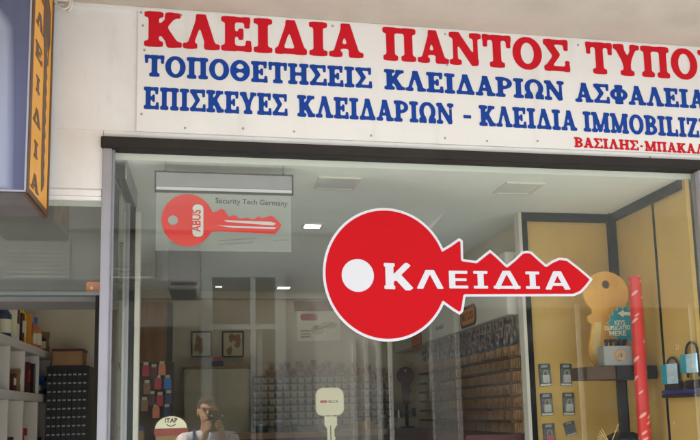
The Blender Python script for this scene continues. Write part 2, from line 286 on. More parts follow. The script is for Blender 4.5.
# letter skeletons on a unit height: ('s',x0,y0,x1,y1,w) bar, ('r',cx,cy,rx,ry,ix,iy[,xmin]) ring
def slab(x, top, w, h=.13): return ('s', x-w/2, 1-h/2, x+w/2, 1-h/2, h) if top else ('s', x-w/2, h/2, x+w/2, h/2, h)
def stem(x, w=.26, y0=0., y1=1.): return ('s', x, y0, x, y1, w)
def bar(x0, x1, y, h=.13): return ('s', x0, y, x1, y, h)
GL = {
 'Κ': (1.04, [stem(.26), slab(.26, 0, .5), slab(.26, 1, .5), ('s', .36, .38, .8, .95, .17), ('s', .44, .62, .84, .03, .25), slab(.8, 1, .4), slab(.84, 0, .4)]),
 'Λ': (1.04, [('s', .18, .0, .5, 1.0, .14), ('s', .5, 1.03, .82, 0, .25), slab(.2, 0, .38), slab(.83, 0, .42)]),
 'Α': (1.04, [('s', .18, .0, .5, 1.0, .14), ('s', .5, 1.03, .82, 0, .25), slab(.2, 0, .38), slab(.83, 0, .42), bar(.3, .7, .31, .11)]),
 'Δ': (1.0, [('s', .14, .0, .48, 1.0, .14), ('s', .48, 1.03, .82, 0, .25), bar(.04, .96, .07, .14)]),
 'Ε': (.9, [stem(.26), bar(.02, .82, .935), bar(.02, .86, .065), bar(.26, .6, .5, .11), stem(.76, .13, .7, 1), stem(.8, .13, 0, .3), stem(.58, .11, .34, .66)]),
 'Ι': (.56, [stem(.28), slab(.28, 0, .52), slab(.28, 1, .52)]),
 'Π': (1.12, [stem(.26, .25), stem(.86, .25), bar(.02, 1.1, .93, .14), slab(.26, 0, .46), slab(.86, 0, .46)]),
 'Ν': (1.1, [stem(.2, .13), stem(.9, .13), ('s', .2, .98, .88, .03, .24), slab(.2, 0, .38), slab(.16, 1, .3), slab(.9, 1, .38)]),
 'Τ': (1.0, [stem(.5), bar(.03, .97, .935), stem(.09, .13, .64, 1), stem(.91, .13, .64, 1), slab(.5, 0, .5)]),
 'Ο': (1.06, [('r', .53, .5, .51, .52, .25, .37)]),
 'Θ': (1.06, [('r', .53, .5, .51, .52, .25, .37), bar(.36, .7, .5, .13), stem(.36, .08, .4, .6), stem(.7, .08, .4, .6)]),
 'Σ': (.94, [bar(.03, .86, .935), bar(.03, .9, .065), ('s', .14, .95, .5, .47, .23), ('s', .5, .53, .12, .05, .16), stem(.82, .13, .68, 1), stem(.86, .13, 0, .32)]),
 'Υ': (1.0, [stem(.5, .26, 0, .5), ('s', .18, .97, .5, .4, .25), ('s', .82, .97, .52, .4, .15), slab(.2, 1, .38), slab(.82, 1, .34), slab(.5, 0, .5)]),
 'Η': (1.14, [stem(.26, .25), stem(.88, .25), bar(.26, .88, .5, .13), slab(.26, 0, .48), slab(.88, 0, .48), slab(.26, 1, .48), slab(.88, 1, .48)]),
 'Ρ': (.92, [stem(.26), slab(.26, 0, .5), slab(.2, 1, .36), ('r', .44, .71, .44, .29, .22, .165, .3)]),
 'Β': (.94, [stem(.26), slab(.2, 0, .36), slab(.2, 1, .36), ('r', .44, .745, .4, .255, .18, .135, .3), ('r', .44, .275, .46, .275, .22, .15, .3)]),
 'Ω': (1.06, [('o', .53, .56, .5, .46, .25, .32), bar(.04, .42, .07, .14), bar(.64, 1.02, .07, .14), stem(.08, .1, 0, .22), stem(.98, .1, 0, .22), stem(.36, .14, 0, .2), stem(.7, .14, 0, .2)]),
 'Φ': (1.04, [stem(.52, .24), ('r', .52, .5, .5, .33, .27, .2), slab(.52, 0, .46), slab(.52, 1, .46)]),
 'Μ': (1.3, [stem(.2, .14), stem(1.06, .25), ('s', .22, 1.0, .62, .04, .24), ('s', .62, .04, 1.02, 1.0, .14), slab(.2, 0, .38), slab(.16, 1, .32), slab(1.06, 0, .44), slab(1.1, 1, .36)]),
 'L': (.88, [stem(.26), slab(.26, 0, .5), slab(.26, 1, .5), bar(.2, .84, .065), stem(.79, .13, 0, .34)]),
 'Z': (.9, [bar(.08, .84, .935), bar(.05, .86, .065), ('s', .7, .96, .18, .04, .24), stem(.13, .13, .66, 1), stem(.82, .13, 0, .34)]),
 'R': (1.0, [stem(.26), slab(.26, 0, .5), slab(.2, 1, .36), ('r', .44, .73, .42, .27, .2, .145, .3), ('s', .5, .5, .84, .03, .24), slab(.86, 0, .32)]),
 '-': (.6, [bar(.1, .5, .4, .14)]), '·': (.3, [bar(.08, .24, .45, .16)]), ' ': (.55, []),
}
GL['l'] = (1.12, [('s', .14, -.05, .53, 1.05, .24), ('s', .59, 1.05, .98, -.05, .24)])
GL['a'] = (1.12, GL['l'][1]+[bar(.3, .82, .27, .17)]); GL['d'] = (1.16, [('s', .15, .0, .55, 1.05, .22), ('s', .61, 1.05, 1.01, 0, .22), bar(.03, 1.13, .085, .17)])
GL['e'] = (.82, [stem(.16, .25), bar(.04, .78, .915, .17), bar(.04, .8, .085, .17), bar(.1, .74, .5, .15)]); GL['i'] = (.66, [stem(.33, .25), bar(.04, .62, .92, .16), bar(.04, .62, .08, .16)])
GL['k'] = (1.06, [stem(.22, .27), bar(.04, .4, .93, .14), bar(.04, .4, .07, .14), ('s', .3, .36, .86, 1.0, .21), ('s', .42, .58, .9, -.02, .27)])
for a, b in zip('ΚΕΙΟΒΜΑ', 'KEIOBMA'): GL[b] = GL[a]
_gc = {}
def glyph(ch, h=1/42, wt=.016, k=.085):
    if ch.islower(): wt, k = .0, .0
    if (ch, h) in _gc: return _gc[ch, h]
    w, st = GL[ch]
    def F(X, Y):
        d = np.full(X.shape, 9.)
        for p in st:
            if p[0] == 's': q = sd_seg(X, Y, p[1:3], p[3:5], p[5])
            else:
                q = np.maximum(sd_ell(X, Y, *p[1:5]), -sd_ell(X, Y, p[1], p[2], p[5], p[6]))
                if p[0] == 'o': q = np.maximum(q, -np.maximum(np.abs(X-p[1])-.13, Y-.4))
                elif len(p) > 7: q = np.maximum(q, p[7]-.1-X)
            hh = np.maximum(k-np.abs(d-q), 0)/max(k, 1e-6); d = np.minimum(d, q)-hh*hh*k*.25
        return np.maximum(d-wt, np.maximum(Y-1.03, -.03-Y))
    _gc[ch, h] = msq(F, -.12, w+.12, -.06, 1.06, h); return _gc[ch, h]
def word(g, text, x0, x1, z0, z1, hgt, fn, gap=.05, h=1/42):
    """text fitted between x0 and x1, baseline running z0 -> z1; hgt a height or one per letter"""
    ws = [GL[c][0] for c in text]; hs = hgt if isinstance(hgt, (list, tuple)) else [1.]*len(text); H = 1 if isinstance(hgt, (list, tuple)) else hgt
    tot = sum(w*(k if isinstance(hgt, (list, tuple)) else 1) for w, k in zip(ws, hs))+gap*(len(text)-1)*(np.mean(hs) if isinstance(hgt, (list, tuple)) else 1); sx = (x1-x0)/tot; u = 0
    for c, w, k in zip(text, ws, hs):
        kk = k if isinstance(hgt, (list, tuple)) else 1
        if c != ' ':
            vs, fs = glyph(c, h)
            g.flat(([(x0+sx*(u+a*kk), z0+(z1-z0)*((u+a*kk)/tot)+b*(k if isinstance(hgt, (list, tuple)) else H)) for a, b in vs], fs), fn)
        u += (w+gap)*kk
    return g
def ftext(g, body, x, z, size, fn, align='LEFT', width=None, rot=0, bold=0):
    cu = bpy.data.curves.new('lettering', 'FONT'); cu.body = body; cu.size = 1; cu.align_x = align; cu.offset = bold; cu.resolution_u = 4
    ob = bpy.data.objects.new('lettering', cu); COL.objects.link(ob); dg = bpy.context.evaluated_depsgraph_get(); dg.update()
    me = bpy.data.meshes.new_from_object(ob.evaluated_get(dg)); bpy.data.objects.remove(ob); bpy.data.curves.remove(cu)
    vs = [(v.co.x, v.co.y) for v in me.vertices]; fs = [tuple(p.vertices) for p in me.polygons]; bpy.data.meshes.remove(me)
    if not vs: return g
    sx = size
    if width: sx = width/max(1e-6, max(a for a, b in vs)-min(a for a, b in vs))
    c, s_ = math.cos(rot), math.sin(rot)
    return g.flat(([(x+a*sx*c-b*size*s_, z+a*sx*s_+b*size*c) for a, b in vs], fs), fn)
def rrect(u0, u1, v0, v1, r, n=5):
    P = []
    for cx, cy, a0 in ((u1-r, v1-r, 0), (u0+r, v1-r, 90), (u0+r, v0+r, 180), (u1-r, v0+r, 270)):
        P += [(cx+r*math.cos(math.radians(a0+90*k/n)), cy+r*math.sin(math.radians(a0+90*k/n))) for k in range(n+1)]
    return P
def circ(cx, cy, r, n=28, ry=None): return [(cx+r*math.cos(2*math.pi*k/n), cy+(ry or r)*math.sin(2*math.pi*k/n)) for k in range(n)]
# ------------------------------------------------------------------ ground
tag(G().box(-60, 60, -4.6, 6, -.2, 0).build('pavement', 'pave'), kind='structure')
tag(G().box(-60, 60, -9.0, -4.6, -.3, -.13).build('road', 'asphalt'), kind='structure')
tag(G().box(-60, 60, -30, -9.0, -.2, .0).build('far_pavement', 'pave'), kind='structure')
# ------------------------------------------------------------------ the shop building
B = thing('shop_building', (0.8, 0, 0), 'white plastered shop front with a big window and an open doorway under a balcony', 'building')
CZ = 2.588; XR = 2.055                     # ceiling height, right side of the display window
g = G().box(-6, 6, 0, .2, 2.683, 3.6).box(-.402, 6, 0, .2, 2.656, 2.682).box(2.121, 6, 0, .2, 0, 2.656).box(-6, -1.5, 0, .2, 0, 2.682).box(-.36, 2.1205, 0, .2, 0, .72)
g.build('front_wall', 'wall', B)
G().box(-1.5, -.404, .0025, .2, 2.45, 2.6826).build('lower_panel', 'panel', B)
G().box(-1.5, -.406, -.006, .2, 2.425, 2.449, .002).box(-1.5, -.406, -.001, .2, 2.41, 2.424).build('trim_moulding', 'panel', B)
G().box(-6, 6, .2, .4, 3.6, 9).box(-6, 6, 0, .2, 3.6, 9).build('upper_wall', 'wall', B)
G().box(-6, 6, -1.0, -.0005, 3.187, 3.38, .004).build('balcony_slab', 'soffit', B)
G().box(-1.5, 6, -.008, -.001, 3.168, 3.186).build('soffit_bead', 'panel', B)
# window : head bar, jambs, pane
G().box(-.41, 2.4, -.022, .05, 2.611, 2.654, .003).build('window_head', 'brown', B)
G().box(-.4045, -.370, -.012, .05, 0, 2.6105, .003).build('window_jamb', 'alu', B)
G().box(2.085, 2.12, -.012, .05, .7205, 2.6105, .003).build('window_jamb', 'alu', B)
G().box(-.3695, 2.0845, -.01, .05, .72, .76, .003).build('window_sill', 'alu', B)
G().box(-.3695, 2.0845, .014, .022, .7605, 2.611).build('window_pane', 'glass', B)
G().box(-.3695, -.362, .010, .026, .7605, 2.6105).build('pane_gasket', 'alu', B)
# doorway : dark edge strip, head rail with a fixed light over it, dark backing added behind the light to bring out its reflections
DH = at(50, 296, .02)[2]
G().box(-.420, -.405, .0, .05, 0, DH).build('door_jamb', 'black', B)
G().box(-1.5, -1.42, -.01, .05, 0, 2.409).build('door_jamb', 'alu', B)
G().box(-1.42, -.405, .0, .05, DH, DH+.012).build('transom_rail', 'dullgreen', B)
G().box(-1.42, -.405, .012, .02, DH+.012, 2.409).build('transom_pane', 'glass', B)
G().box(-1.42, -.38, .10, .34, DH-.01, 2.56).build('dark_backing', 'midgrey', B)
# interior shell
G().box(-1.5, 2.4, .055, 3.6, CZ, CZ+.08).build('ceiling', 'ceil', B)
G().box(-1.5, 2.4, 3.5, 3.6, 0, CZ-.001).build('back_wall', 'inwall', B)
G().box(-1.5, 2.4, 3.44, 3.499, CZ-.06, CZ-.001).build('ceiling_cornice', 'inwall', B)
G().box(-1.6, -1.5, .2, 3.6, 0, CZ+.08).build('side_wall', 'inwall', B)
G().box(2.4, 2.5, .2, 3.6, 0, CZ+.08).build('side_wall', 'inwall', B)
G().box(1.585, 1.64, .78, 3.499, 0, CZ-.001).build('rack_wall', 'inwall', B)
G().box(-1.5, 2.4, .05, 3.6, -.02, .005).build('shop_floor', 'grey', B)
G().box(-1.499, -.66, 2.3, 2.36, 0, CZ-.001).build('inner_wall', 'inwall', B)
G().box(-.36, 2.084, .051, .80, .70, .76, .004).build('display_ledge', 'white', B)
# recessed lights, two rows along the shop
pl = G
def clight(x, y, lit, label, w=.09, wy=None):
    t = thing('ceiling_light', (x, y, CZ), label, 'ceiling light', 'square recessed ceiling lights')
    g = G(); f = .012
    for a in ((-w, w, -w, -w+f), (-w, w, w-f, w), (-w, -w+f, -w+f, w-f), (w-f, w, -w+f, w-f)): g.box(x+a[0], x+a[1], y+a[2], y+a[3], CZ-.008, CZ-.0005)
    g.build('light_frame', 'white', t)
    G().box(x-w+f, x+w-f, y-w+f, y+w-f, CZ-.005, CZ-.001).build('diffuser', 'lamp' if lit else 'lampoff', t)
clight(.53, .28, 0, 'unlit square ceiling light near the glass, above the big red key sticker')
clight(1.36, .27, 0, 'unlit square ceiling light near the glass, left of the tan display niche')
clight(.52, 1.09, 1, 'lit square ceiling light upper left of the red key sticker', .055)
clight(.55, 3.22, 1, 'lit square ceiling light at the back, above the poster wall', .06)
clight(.05, 3.18, 1, 'lit square ceiling light at the back, beside the hanging dark box', .035)
# dark box hung from the ceiling
p0, p1 = at(168, 250, 1.5), at(200, 288, 1.5)
t = thing('ceiling_box', (float(p0[0]+p1[0])/2, 1.65, p1[2]), 'dark grey box unit hung from the shop ceiling behind the hanging key sign', 'ceiling unit')
G().box(p0[0], p1[0], 1.5, 2.0, p1[2], CZ-.03, .006).build('casing', 'midgrey', t)
G().box(p0[0]+.015, p1[0]-.015, 1.493, 1.4995, p1[2]+.015, p1[2]+.03).build('outlet_slot', 'black', t)
G().box(p0[0]+.04, p1[0]-.04, 1.6, 1.9, CZ-.03, CZ-.0005).build('mount', 'black', t)
# ------------------------------------------------------------------ banner
BY = -.010
fb = XZ(BY-.0015)
b0, b1 = at(138, 7.5, BY), at(138, 131, BY)
bx0, bx1, bz0, bz1 = b0[0], 2.62, b1[2], 3.184
t = thing('shop_banner', ((bx0+bx1)/2, BY, bz0), 'long white vinyl banner with red and blue Greek lettering over the shop window', 'banner')
G().box(bx0, bx1, BY, -.001, bz0, bz1, .0015).build('banner_sheet', 'banner', t)
def line(spec, m, top_off):
    for text, xa, ya, xb, yb, h in spec:
        pa, pb = at(xa, ya, BY), at(xb, yb, BY); word(G(), text, pa[0], pb[0], pa[2], pb[2], h, fb).build('lettering', m, t)
H1 = float(at(148, 12.2, BY)[2]-at(148, 45.8, BY)[2]); H2 = float(at(150, 55.3, BY)[2]-at(150, 75.8, BY)[2]); H3 = float(at(150, 87.3, BY)[2]-at(150, 108.6, BY)[2])
xend = lambda x, y: at(x, y, BY)
line([('ΚΛΕΙΔΙΑ', 144.3, 45.4, 363, 57.6, H1), ('ΠΑΝΤΟΣ', 383, 59.3, 570, 71.5, H1), ('ΤΥΠΟΥ', 587, 72.5, 724.5, 81.3, H1)], 'red', 0)
line([('ΤΟΠΟΘΕΤΗΣΕΙΣ', 144.6, 75.6, 372, 88, H2), ('ΚΛΕΙΔΑΡΙΩΝ', 384.5, 88.8, 564.5, 100.5, H2), ('ΑΣΦΑΛΕΙΑΣ', 575.5, 101.3, 722, 109.5, H2)], 'blue', 0)
line([('ΕΠΙΣΚΕΥΕΣ', 143.6, 108.4, 287.5, 115.6, H3), ('ΚΛΕΙΔΑΡΙΩΝ', 297.5, 116, 454, 124, H3), ('-', 462, 124.4, 473, 125, H3), ('ΚΛΕΙΔΙΑ', 479.5, 125.2, 577, 130.6, H3), ('IMMOBILIZER', 583.5, 131, 725.5, 138.8, H3)], 'blue', 0)
H4 = float(at(576, 137.3, BY)[2]-at(576, 147, BY)[2])
line([('ΒΑΣΙΛΗΣ', 574.3, 147, 638.8, 150.3, H4), ('·', 639.6, 150.4, 643.5, 150.6, H4), ('ΜΠΑΚΑΛΗΣ', 645, 150.8, 724, 155, H4)], 'red', 0)
for px, py in ((141, 12.5), (143, 25.5), (144.5, 50), (141.5, 114), (332.5, 26), (578, 45), (185, 128), (243, 128.5), (294, 131.5), (371, 135.5), (445, 138), (487, 141), (537.5, 141), (447, 65), (450, 109), (445, 34), (650, 149+8), (181, 15)):
    p = at(px, py, BY); G().cyl((p[0], BY-.0015, p[2]), (p[0], BY, p[2]), .005, n=12).cyl((p[0], BY-.004, p[2]), (p[0], BY-.0015, p[2]), .003, .0032, n=10).build('screw', 'grey', t)
# ------------------------------------------------------------------ projecting blade sign
pf = at(48, 216.5, -.03); zb = float(pf[2]); pn = atz(25, 192, zb); bxr = float(pf[0]+pn[0])/2; yn, yf = float(pn[1]), -.03
bw = .24; zt = 3.16
t = thing('blade_sign', (bxr-bw/2, (yn+yf)/2, zb), 'blue and yellow projecting box sign with brown lettering left of the banner', 'sign')
G().box(bxr-bw, bxr, yn, yf, zb, zt, .003).build('sign_box', ['signblue'], t)
g = G().box(bxr-bw+.01, bxr-.01, yn+.01, yf-.01, zb-.004, zb-.0005).build('underside', 'signunder', t)
g = G(); e = .016
for a in ((yn+.001, yf-.001, zb+.001, zb+e), (yn+.001, yn+.012, zb+e, zt), (yf-.02, yf-.001, zb+e, zt)): g.box(bxr, bxr+.006, a[0]-.002, a[1], a[2]-(.003 if a[2] < zb+.01 else 0), a[3])
g.build('face_frame', 'signbrown', t)
g = G()
for a in ((bxr-bw, bxr-.002, zb, zb+.006), (bxr-.007, bxr-.001, zb+.006, zt)): g.box(a[0], a[1], yn-.004, yn-.0003, a[2], a[3])
g.build('edge_strip', 'alu', t)
G().box(bxr-.012, bxr-.0003, yn-.002, yf-.001, zb-.0065, zb-.0042).build('lower_edge', 'signbrown', t)
G().box(bxr+.0004, bxr+.003, yn+.012, yf-.02, zb+e, zt-.002).build('yellow_face', 'signyellow', t)
ff = lambda u, v, w=0: (bxr+.0042+w, u, v)
def fz(px, py):          # pixel on the yellow face
    p = atx(px, py, bxr+.004); return p[1], p[2]
g = G(); cy = yn+.012+.30*(yf-.02-yn-.012); lw = .115
pA = fz(30.5, 189)[1]; pA2 = fz(30.5, 172)[1]; LH = pA2-pA; step = (fz(31, 154)[1]-fz(31.5, 190)[1])
for k, c in enumerate('ΑΙΔΙΕΛΚ'):
    z = pA+.012+k*step; wd = .125*min(1, GL[c][0]) if c != 'Ι' else .06
    word(G(), c, cy-wd/2, cy+wd/2, z, z, LH, ff, h=1/30).build('lettering', 'signbrown', t)
ky = yn+.012+.70*(yf-.02-yn-.012); K = []
zk0 = fz(42, 192)[1]; zk1 = fz(41, 36)[1]
K = [(ky-.012, zk0), (ky+.02, zk0+.03)]
for k in range(9):
    z = zk0+.05+k*.055; K += [(ky+.026, z), (ky+.010, z+.03)]
K += [(ky+.035, zk0+.58), (ky+.035, zk1-.05), (ky+.04, zk1), (ky+.06, zk1+.05), (ky+.055, zk1+.16), (ky, zk1+.21), (ky-.055, zk1+.16), (ky-.06, zk1+.05), (ky-.04, zk1), (ky-.03, zk1-.05), (ky-.025, zk0+.1)]
K = [(u, min(v, zt-.01)) for u, v in K]
g = G(); g.flat(msq(lambda X, Y: sd_poly(X, Y, K)-.003, ky-.11, ky+.11, zk0-.02, zt-.004, .005), ff); g.build('key_picture', 'signbrown', t)
# soft pale patch of light painted into the colour of the blue street side
P = [(bxr-bw+.004, zt-.004), (bxr-bw+.12, zt-.004)]
q = [atz(0, 0, 3) for _ in range(1)]
def bl(px, py): p = at(px, py, yn-.001); return (float(p[0]), float(p[2]))
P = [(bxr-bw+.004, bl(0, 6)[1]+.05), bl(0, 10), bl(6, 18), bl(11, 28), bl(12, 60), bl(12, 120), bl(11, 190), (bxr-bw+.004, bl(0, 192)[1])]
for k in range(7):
    mm = mat('painted_light_blue', tuple(a+(b-a)*(k+1)/7 for a, b in zip(lin(70, 73, 98), lin(128, 131, 148))), .45, var=.1, scale=3, stretch=(6, 1, .5))
    g = G(); g.flat(msq(lambda X, Y: sd_poly(X, Y, P)-.008+k*.004, bxr-bw, bxr-.008, zb+.008, zt, .006), lambda u, v, w=0: (u, yn-.0006-.0002*k, v)); g.build('painted_light_patch', mm, t)
for z in (2.6, 3.0): G().cyl((bxr-bw/2, yf, z), (bxr-bw/2, .0, z), .02).build('bracket', 'steel', t)
# pale cable looped under the soffit
pts = [(-6+5.42, -.016, 3.15), (-.575, -.016, 3.145)]
ctr = at(63, 4, -.02); pts = []
for px, py, dy in ((52, 3, 0), (58, 6.5, 0), (64, 8.5, 0), (69, 6, 0), (69.5, 0, 0), (66, -5, 0), (60, -6, 0), (55, -2, .004), (58, 4.5, .01), (64, 4.5, .01), (68, 11, .01), (71.5, 6, .004), (71.8, 0, 0), (69, -5, 0), (64, -9, 0), (56, -9, 0)):
    p = at(px, py, -.028+dy); pts.append((p[0], p[1], min(p[2], 3.18)))
sp = []
for i in range(len(pts)-1):
    for k in range(5):
        a = np.array(pts[max(i-1, 0)]); b = np.array(pts[i]); c = np.array(pts[i+1]); d = np.array(pts[min(i+2, len(pts)-1)]); s_ = k/5
        sp.append(.5*((2*b)+(c-a)*s_+(2*a-5*b+4*c-d)*s_*s_+(3*b-a-3*c+d)*s_**3))
tag(G().tube(sp, .0045).build('cable', 'white'), 'loop of pale cable on the wall under the soffit beside the blade sign', 'cable')
# ------------------------------------------------------------------ red key sticker on the glass
SY = .0132; fs_ = lambda y: (lambda u, v, w=0: (u, y, v))
sk = lambda zx, zy: tuple(float(c) for c in at(300+zx*.4658, 140+zy*.4658, SY)[[0, 2]])
OUT = [sk(*p) for p in ((230, 190), (303, 236), (323, 224), (341, 211), (349, 216), (350, 256), (378, 260), (394, 247), (408, 236), (421, 247), (444, 269), (462, 254), (476, 240), (487, 238), (497, 240), (512, 254), (528, 268), (540, 260), (556, 253), (574, 255), (600, 275), (628, 299), (616, 315), (604, 328), (588, 335), (355, 336), (350, 368), (343, 375), (328, 366), (306, 350), (230, 380))]
cL, cR, cT, cB = sk(49, 290)[0], sk(320, 290)[0], sk(185, 146)[1], sk(185, 433)[1]
cx, cz = (cL+cR)/2, (cT+cB)/2; rx, rz = (cR-cL)/2, (cT-cB)/2
def SK(off): return lambda X, Y: np.minimum(sd_ell(X, Y, cx, cz, rx, rz), sd_poly(X, Y, OUT)-.001)+off
t = thing('key_sticker', (cx, SY, cz-rz), 'big red key shaped sticker with white Greek word on the window glass', 'sticker')
G().flat(msq(SK(0), cx-rx-.02, OUT[21][0]+.05, cz-rz-.02, cz+rz+.02, .0045), fs_(SY)).build('white_border', 'skwhite', t)
G().flat(msq(SK(.0105), cx-rx-.02, OUT[21][0]+.05, cz-rz-.02, cz+rz+.02, .0045), fs_(SY-.0012)).build('red_field', 'skred', t)
h0 = sk(124, 291); hr = (sk(159, 291)[0]-sk(90, 291)[0])/2
G().flat(msq(lambda X, Y: sd_ell(X, Y, h0[0], h0[1], hr, hr*1.02), h0[0]-.2, h0[0]+.2, h0[1]-.2, h0[1]+.2, .004), fs_(SY-.0024)).build('key_hole', 'skwhite', t)
g = G(); a, b = sk(180, 320), sk(247, 322); kh = sk(180, 264)[1]-a[1]
word(g, 'k', a[0]-.003, b[0], a[1], b[1], kh, fs_(SY-.0024)); a, b = sk(249, 318.5), sk(582, 320.5); kh = sk(249, 280)[1]-a[1]
word(g, 'leidia', a[0], b[0], a[1], b[1], kh, fs_(SY-.0024), gap=.16); g.build('lettering', 'skwhite', t)
# ------------------------------------------------------------------ hanging acrylic sign with the orange red key, inside the glass
HY = .06; hz = lambda zx, zy: tuple(float(c) for c in at(100+zx*.2954, 140+zy*.2954, HY)[[0, 2]])
a, b = hz(190, 105), hz(650, 188); c0 = hz(190, 168)
t = thing('hanging_sign', ((a[0]+b[0])/2, HY, hz(400, 385)[1]), 'clear hanging sheet with an orange red key under a grey rail inside the window', 'sign')
rz0, rz1 = (hz(195, 168)[1]+hz(650, 188)[1])/2, (hz(190, 105)[1]+hz(652, 130)[1])/2
g = G().box(a[0], b[0], HY-.012, HY+.012, rz0+.014, rz1, .002).slot(1).box(a[0]+.002, b[0]-.002, HY-.013, HY+.011, rz0+.001, rz0+.0135)
g.slot(2)
for q in ((a[0]-.002, b[0]+.002, rz1+.0003, rz1+.0045), (a[0]-.002, b[0]+.002, rz0-.0035, rz0+.0005), (a[0]-.005, a[0]-.0003, rz0-.0035, rz1+.0045), (b[0]+.0003, b[0]+.005, rz0-.0035, rz1+.0045)): g.box(q[0], q[1], HY-.015, HY+.012, q[2], q[3])
g.build('rail', ['alu', 'skwhite', 'greytext'], t)
for zx in (221, 620):
    x = hz(zx, 110)[0]; G().cyl((x, HY, rz1+.0045), (x, HY, CZ-.001), .0012, n=6).box(x-.004, x+.004, HY-.006, HY+.006, rz1+.0025, rz1+.012).build('hanger', 'midgrey', t)
x = hz(404, 110)[0]; G().cyl((x, HY, rz1), (x, HY, CZ-.001), .0008, n=6).build('hanger', 'grey', t)
sa, sb = hz(190, 195), hz(648, 378)
G().box(sa[0], sb[0], HY-.002, HY+.002, sb[1]-.002, rz0-.0025).build('sheet', 'film', t)
KP = [hz(*p) for p in ((330, 240), (378, 246), (395, 243), (409, 234), (420, 238), (428, 250), (437, 262), (446, 257), (458, 256), (468, 266), (480, 267), (492, 264), (502, 265), (512, 270), (524, 268), (536, 260), (548, 266), (560, 263), (580, 257), (598, 270), (613, 287), (608, 300), (591, 318), (400, 309), (375, 312), (330, 330))]
kc, kl, kt = hz(297, 272), hz(208, 272), hz(297, 184)
rr1, rr2 = kc[0]-kl[0], kt[1]-kc[1]
def KF(X, Y): return np.minimum(sd_ell(X, Y, kc[0], kc[1], rr1, rr2), sd_poly(X, Y, KP)-.0006)
k1 = G().flat(msq(KF, kl[0]-.02, hz(640, 280)[0], kc[1]-rr2-.02, kt[1]+.02, .003), fs_(HY-.0032)).build('key_print', 'absred', t)
g = G(); q = hz(247, 272); g.prism(circ(q[0], q[1], .0185), fs_(HY-.0042), 0) if 0 else g.flat((circ(q[0], q[1], .0185), [tuple(range(28))]), fs_(HY-.0042)); g.build('key_hole', 'grey', k1)
g = G()
for s_ in (((418, 272), (430, 278), (585, 290), (597, 284), (580, 278)), ((390, 289), (450, 292), (600, 296), (604, 291), (590, 302), (450, 298))):
    P = [hz(*p) for p in s_]; g.flat(msq(lambda X, Y: sd_poly(X, Y, P), min(p[0] for p in P)-.004, max(p[0] for p in P)+.004, min(p[1] for p in P)-.004, max(p[1] for p in P)+.004, .002), fs_(HY-.0042))
g.build('blade_groove', 'skwhite', k1)
u0, v0 = hz(313, 328); u1, v1 = hz(350, 220)
P = rrect(u0, u1, v0, v1, .016); G().flat((P, [tuple(range(len(P)))]), fs_(HY-.0042)).build('name_plate', 'lampoff', k1)
g = G(); ftext(g, 'ABUS', u1-.011, v0+.02, .047, fs_(HY-.0052), width=(v1-v0)-.04, rot=math.pi/2, bold=.02); g.build('lettering', 'absred', k1)
g = G(); p, q = hz(390, 214), hz(634, 224); ftext(g, 'Security Tech Germany', p[0], p[1], .030, fs_(HY-.0032), width=q[0]-p[0], rot=math.atan2(q[1]-p[1], q[0]-p[0]), bold=.008); g.build('lettering', 'greytext', t)
g = G()
for x0, x1, y in ((392, 520, 356), (400, 530, 342), (588, 640, 342)):      # pencilled note, only squiggles at this size
    n = int((x1-x0)/5); pp_ = []
    for i in range(n*3):
        zx = x0+(x1-x0)*i/(n*3); zy = y+3.2*math.sin(i*2.3+.9*math.sin(i*.9))*(.35+.65*abs(math.sin(i*.31+y)))-.07*(zx-x0); p = hz(zx, zy); pp_.append((p[0], HY-.0034, p[1]))
    g.tube(pp_, .0008, 4)
g.build('pencil_note', 'faint', t)
# ------------------------------------------------------------------ tan display niche on the right
NY = .72
xl = at(524, 300, NY)[0]; xl2 = at(529.5, 300, NY)[0]; zt_ = CZ-.001
t = thing('display_partition', ((xl+XR)/2, NY, 0), 'tan yellow display niche with black edge trim on the right of the window', 'display panel')
G().box(xl2, XR, NY, NY+.02, .76, zt_).build('back_panel', 'yellow', t)
ys = float(atx(652, 196, XR)[1])
G().box(XR, XR+.02, ys+.008, NY+.02, .76, zt_).build('side_panel', 'yellow', t)
G().box(XR, XR+.02, .051, ys-.008, .76, zt_).build('side_panel', 'yellow', t)
G().box(XR-.003, XR+.018, ys-.0075, ys+.0075, .76, zt_-.043).build('seam', 'black', t)
G().box(xl2-.028, xl2+.002, NY-.016, NY-.0005, .76, zt_-.045).build('edge_trim', 'black', t)
G().box(xl2-.046, xl2-.029, NY-.02, NY+.04, .76, zt_).build('white_edge', 'white', t)
G().box(xl2-.028, XR-.04, NY-.017, NY-.0005, zt_-.044, zt_).build('top_trim', 'black', t)
G().box(XR-.039, XR-.0005, NY-.035, NY-.0005, .76, zt_).build('corner_trim', 'black', t)
G().box(XR-.024, XR-.0005, .07, NY-.036, zt_-.042, zt_).build('top_trim', 'black', t)
# side glass partition on the left of the window display
PX = -.345
t = thing('glass_partition', (PX, .3, .7), 'glass side partition with dark top rail and pale post left of the hanging sign', 'partition')
G().box(PX-.02, PX+.016, .06, .51, CZ-.07, CZ-.03, .002).build('top_rail', 'black', t)
G().box(PX-.026, PX-.0205, .06, .51, CZ-.075, CZ-.001).box(PX+.0165, PX+.022, .06, .51, CZ-.075, CZ-.001).build('rail_edge', 'alu', t)
G().box(PX-.018, PX+.014, .511, .55, .76, CZ-.002, .002).build('dark_post', 'black', t)
G().box(PX+.016, PX+.038, .512, .56, .76, CZ-.09, .002).build('pale_post', 'white', t)
G().box(PX-.004, PX+.002, .06, .51, .76, CZ-.071).build('partition_pane', 'cabglass', t)
G().box(PX-.012, PX+.010, .33, .345, .76, CZ-.10).build('mullion', 'alu', t)
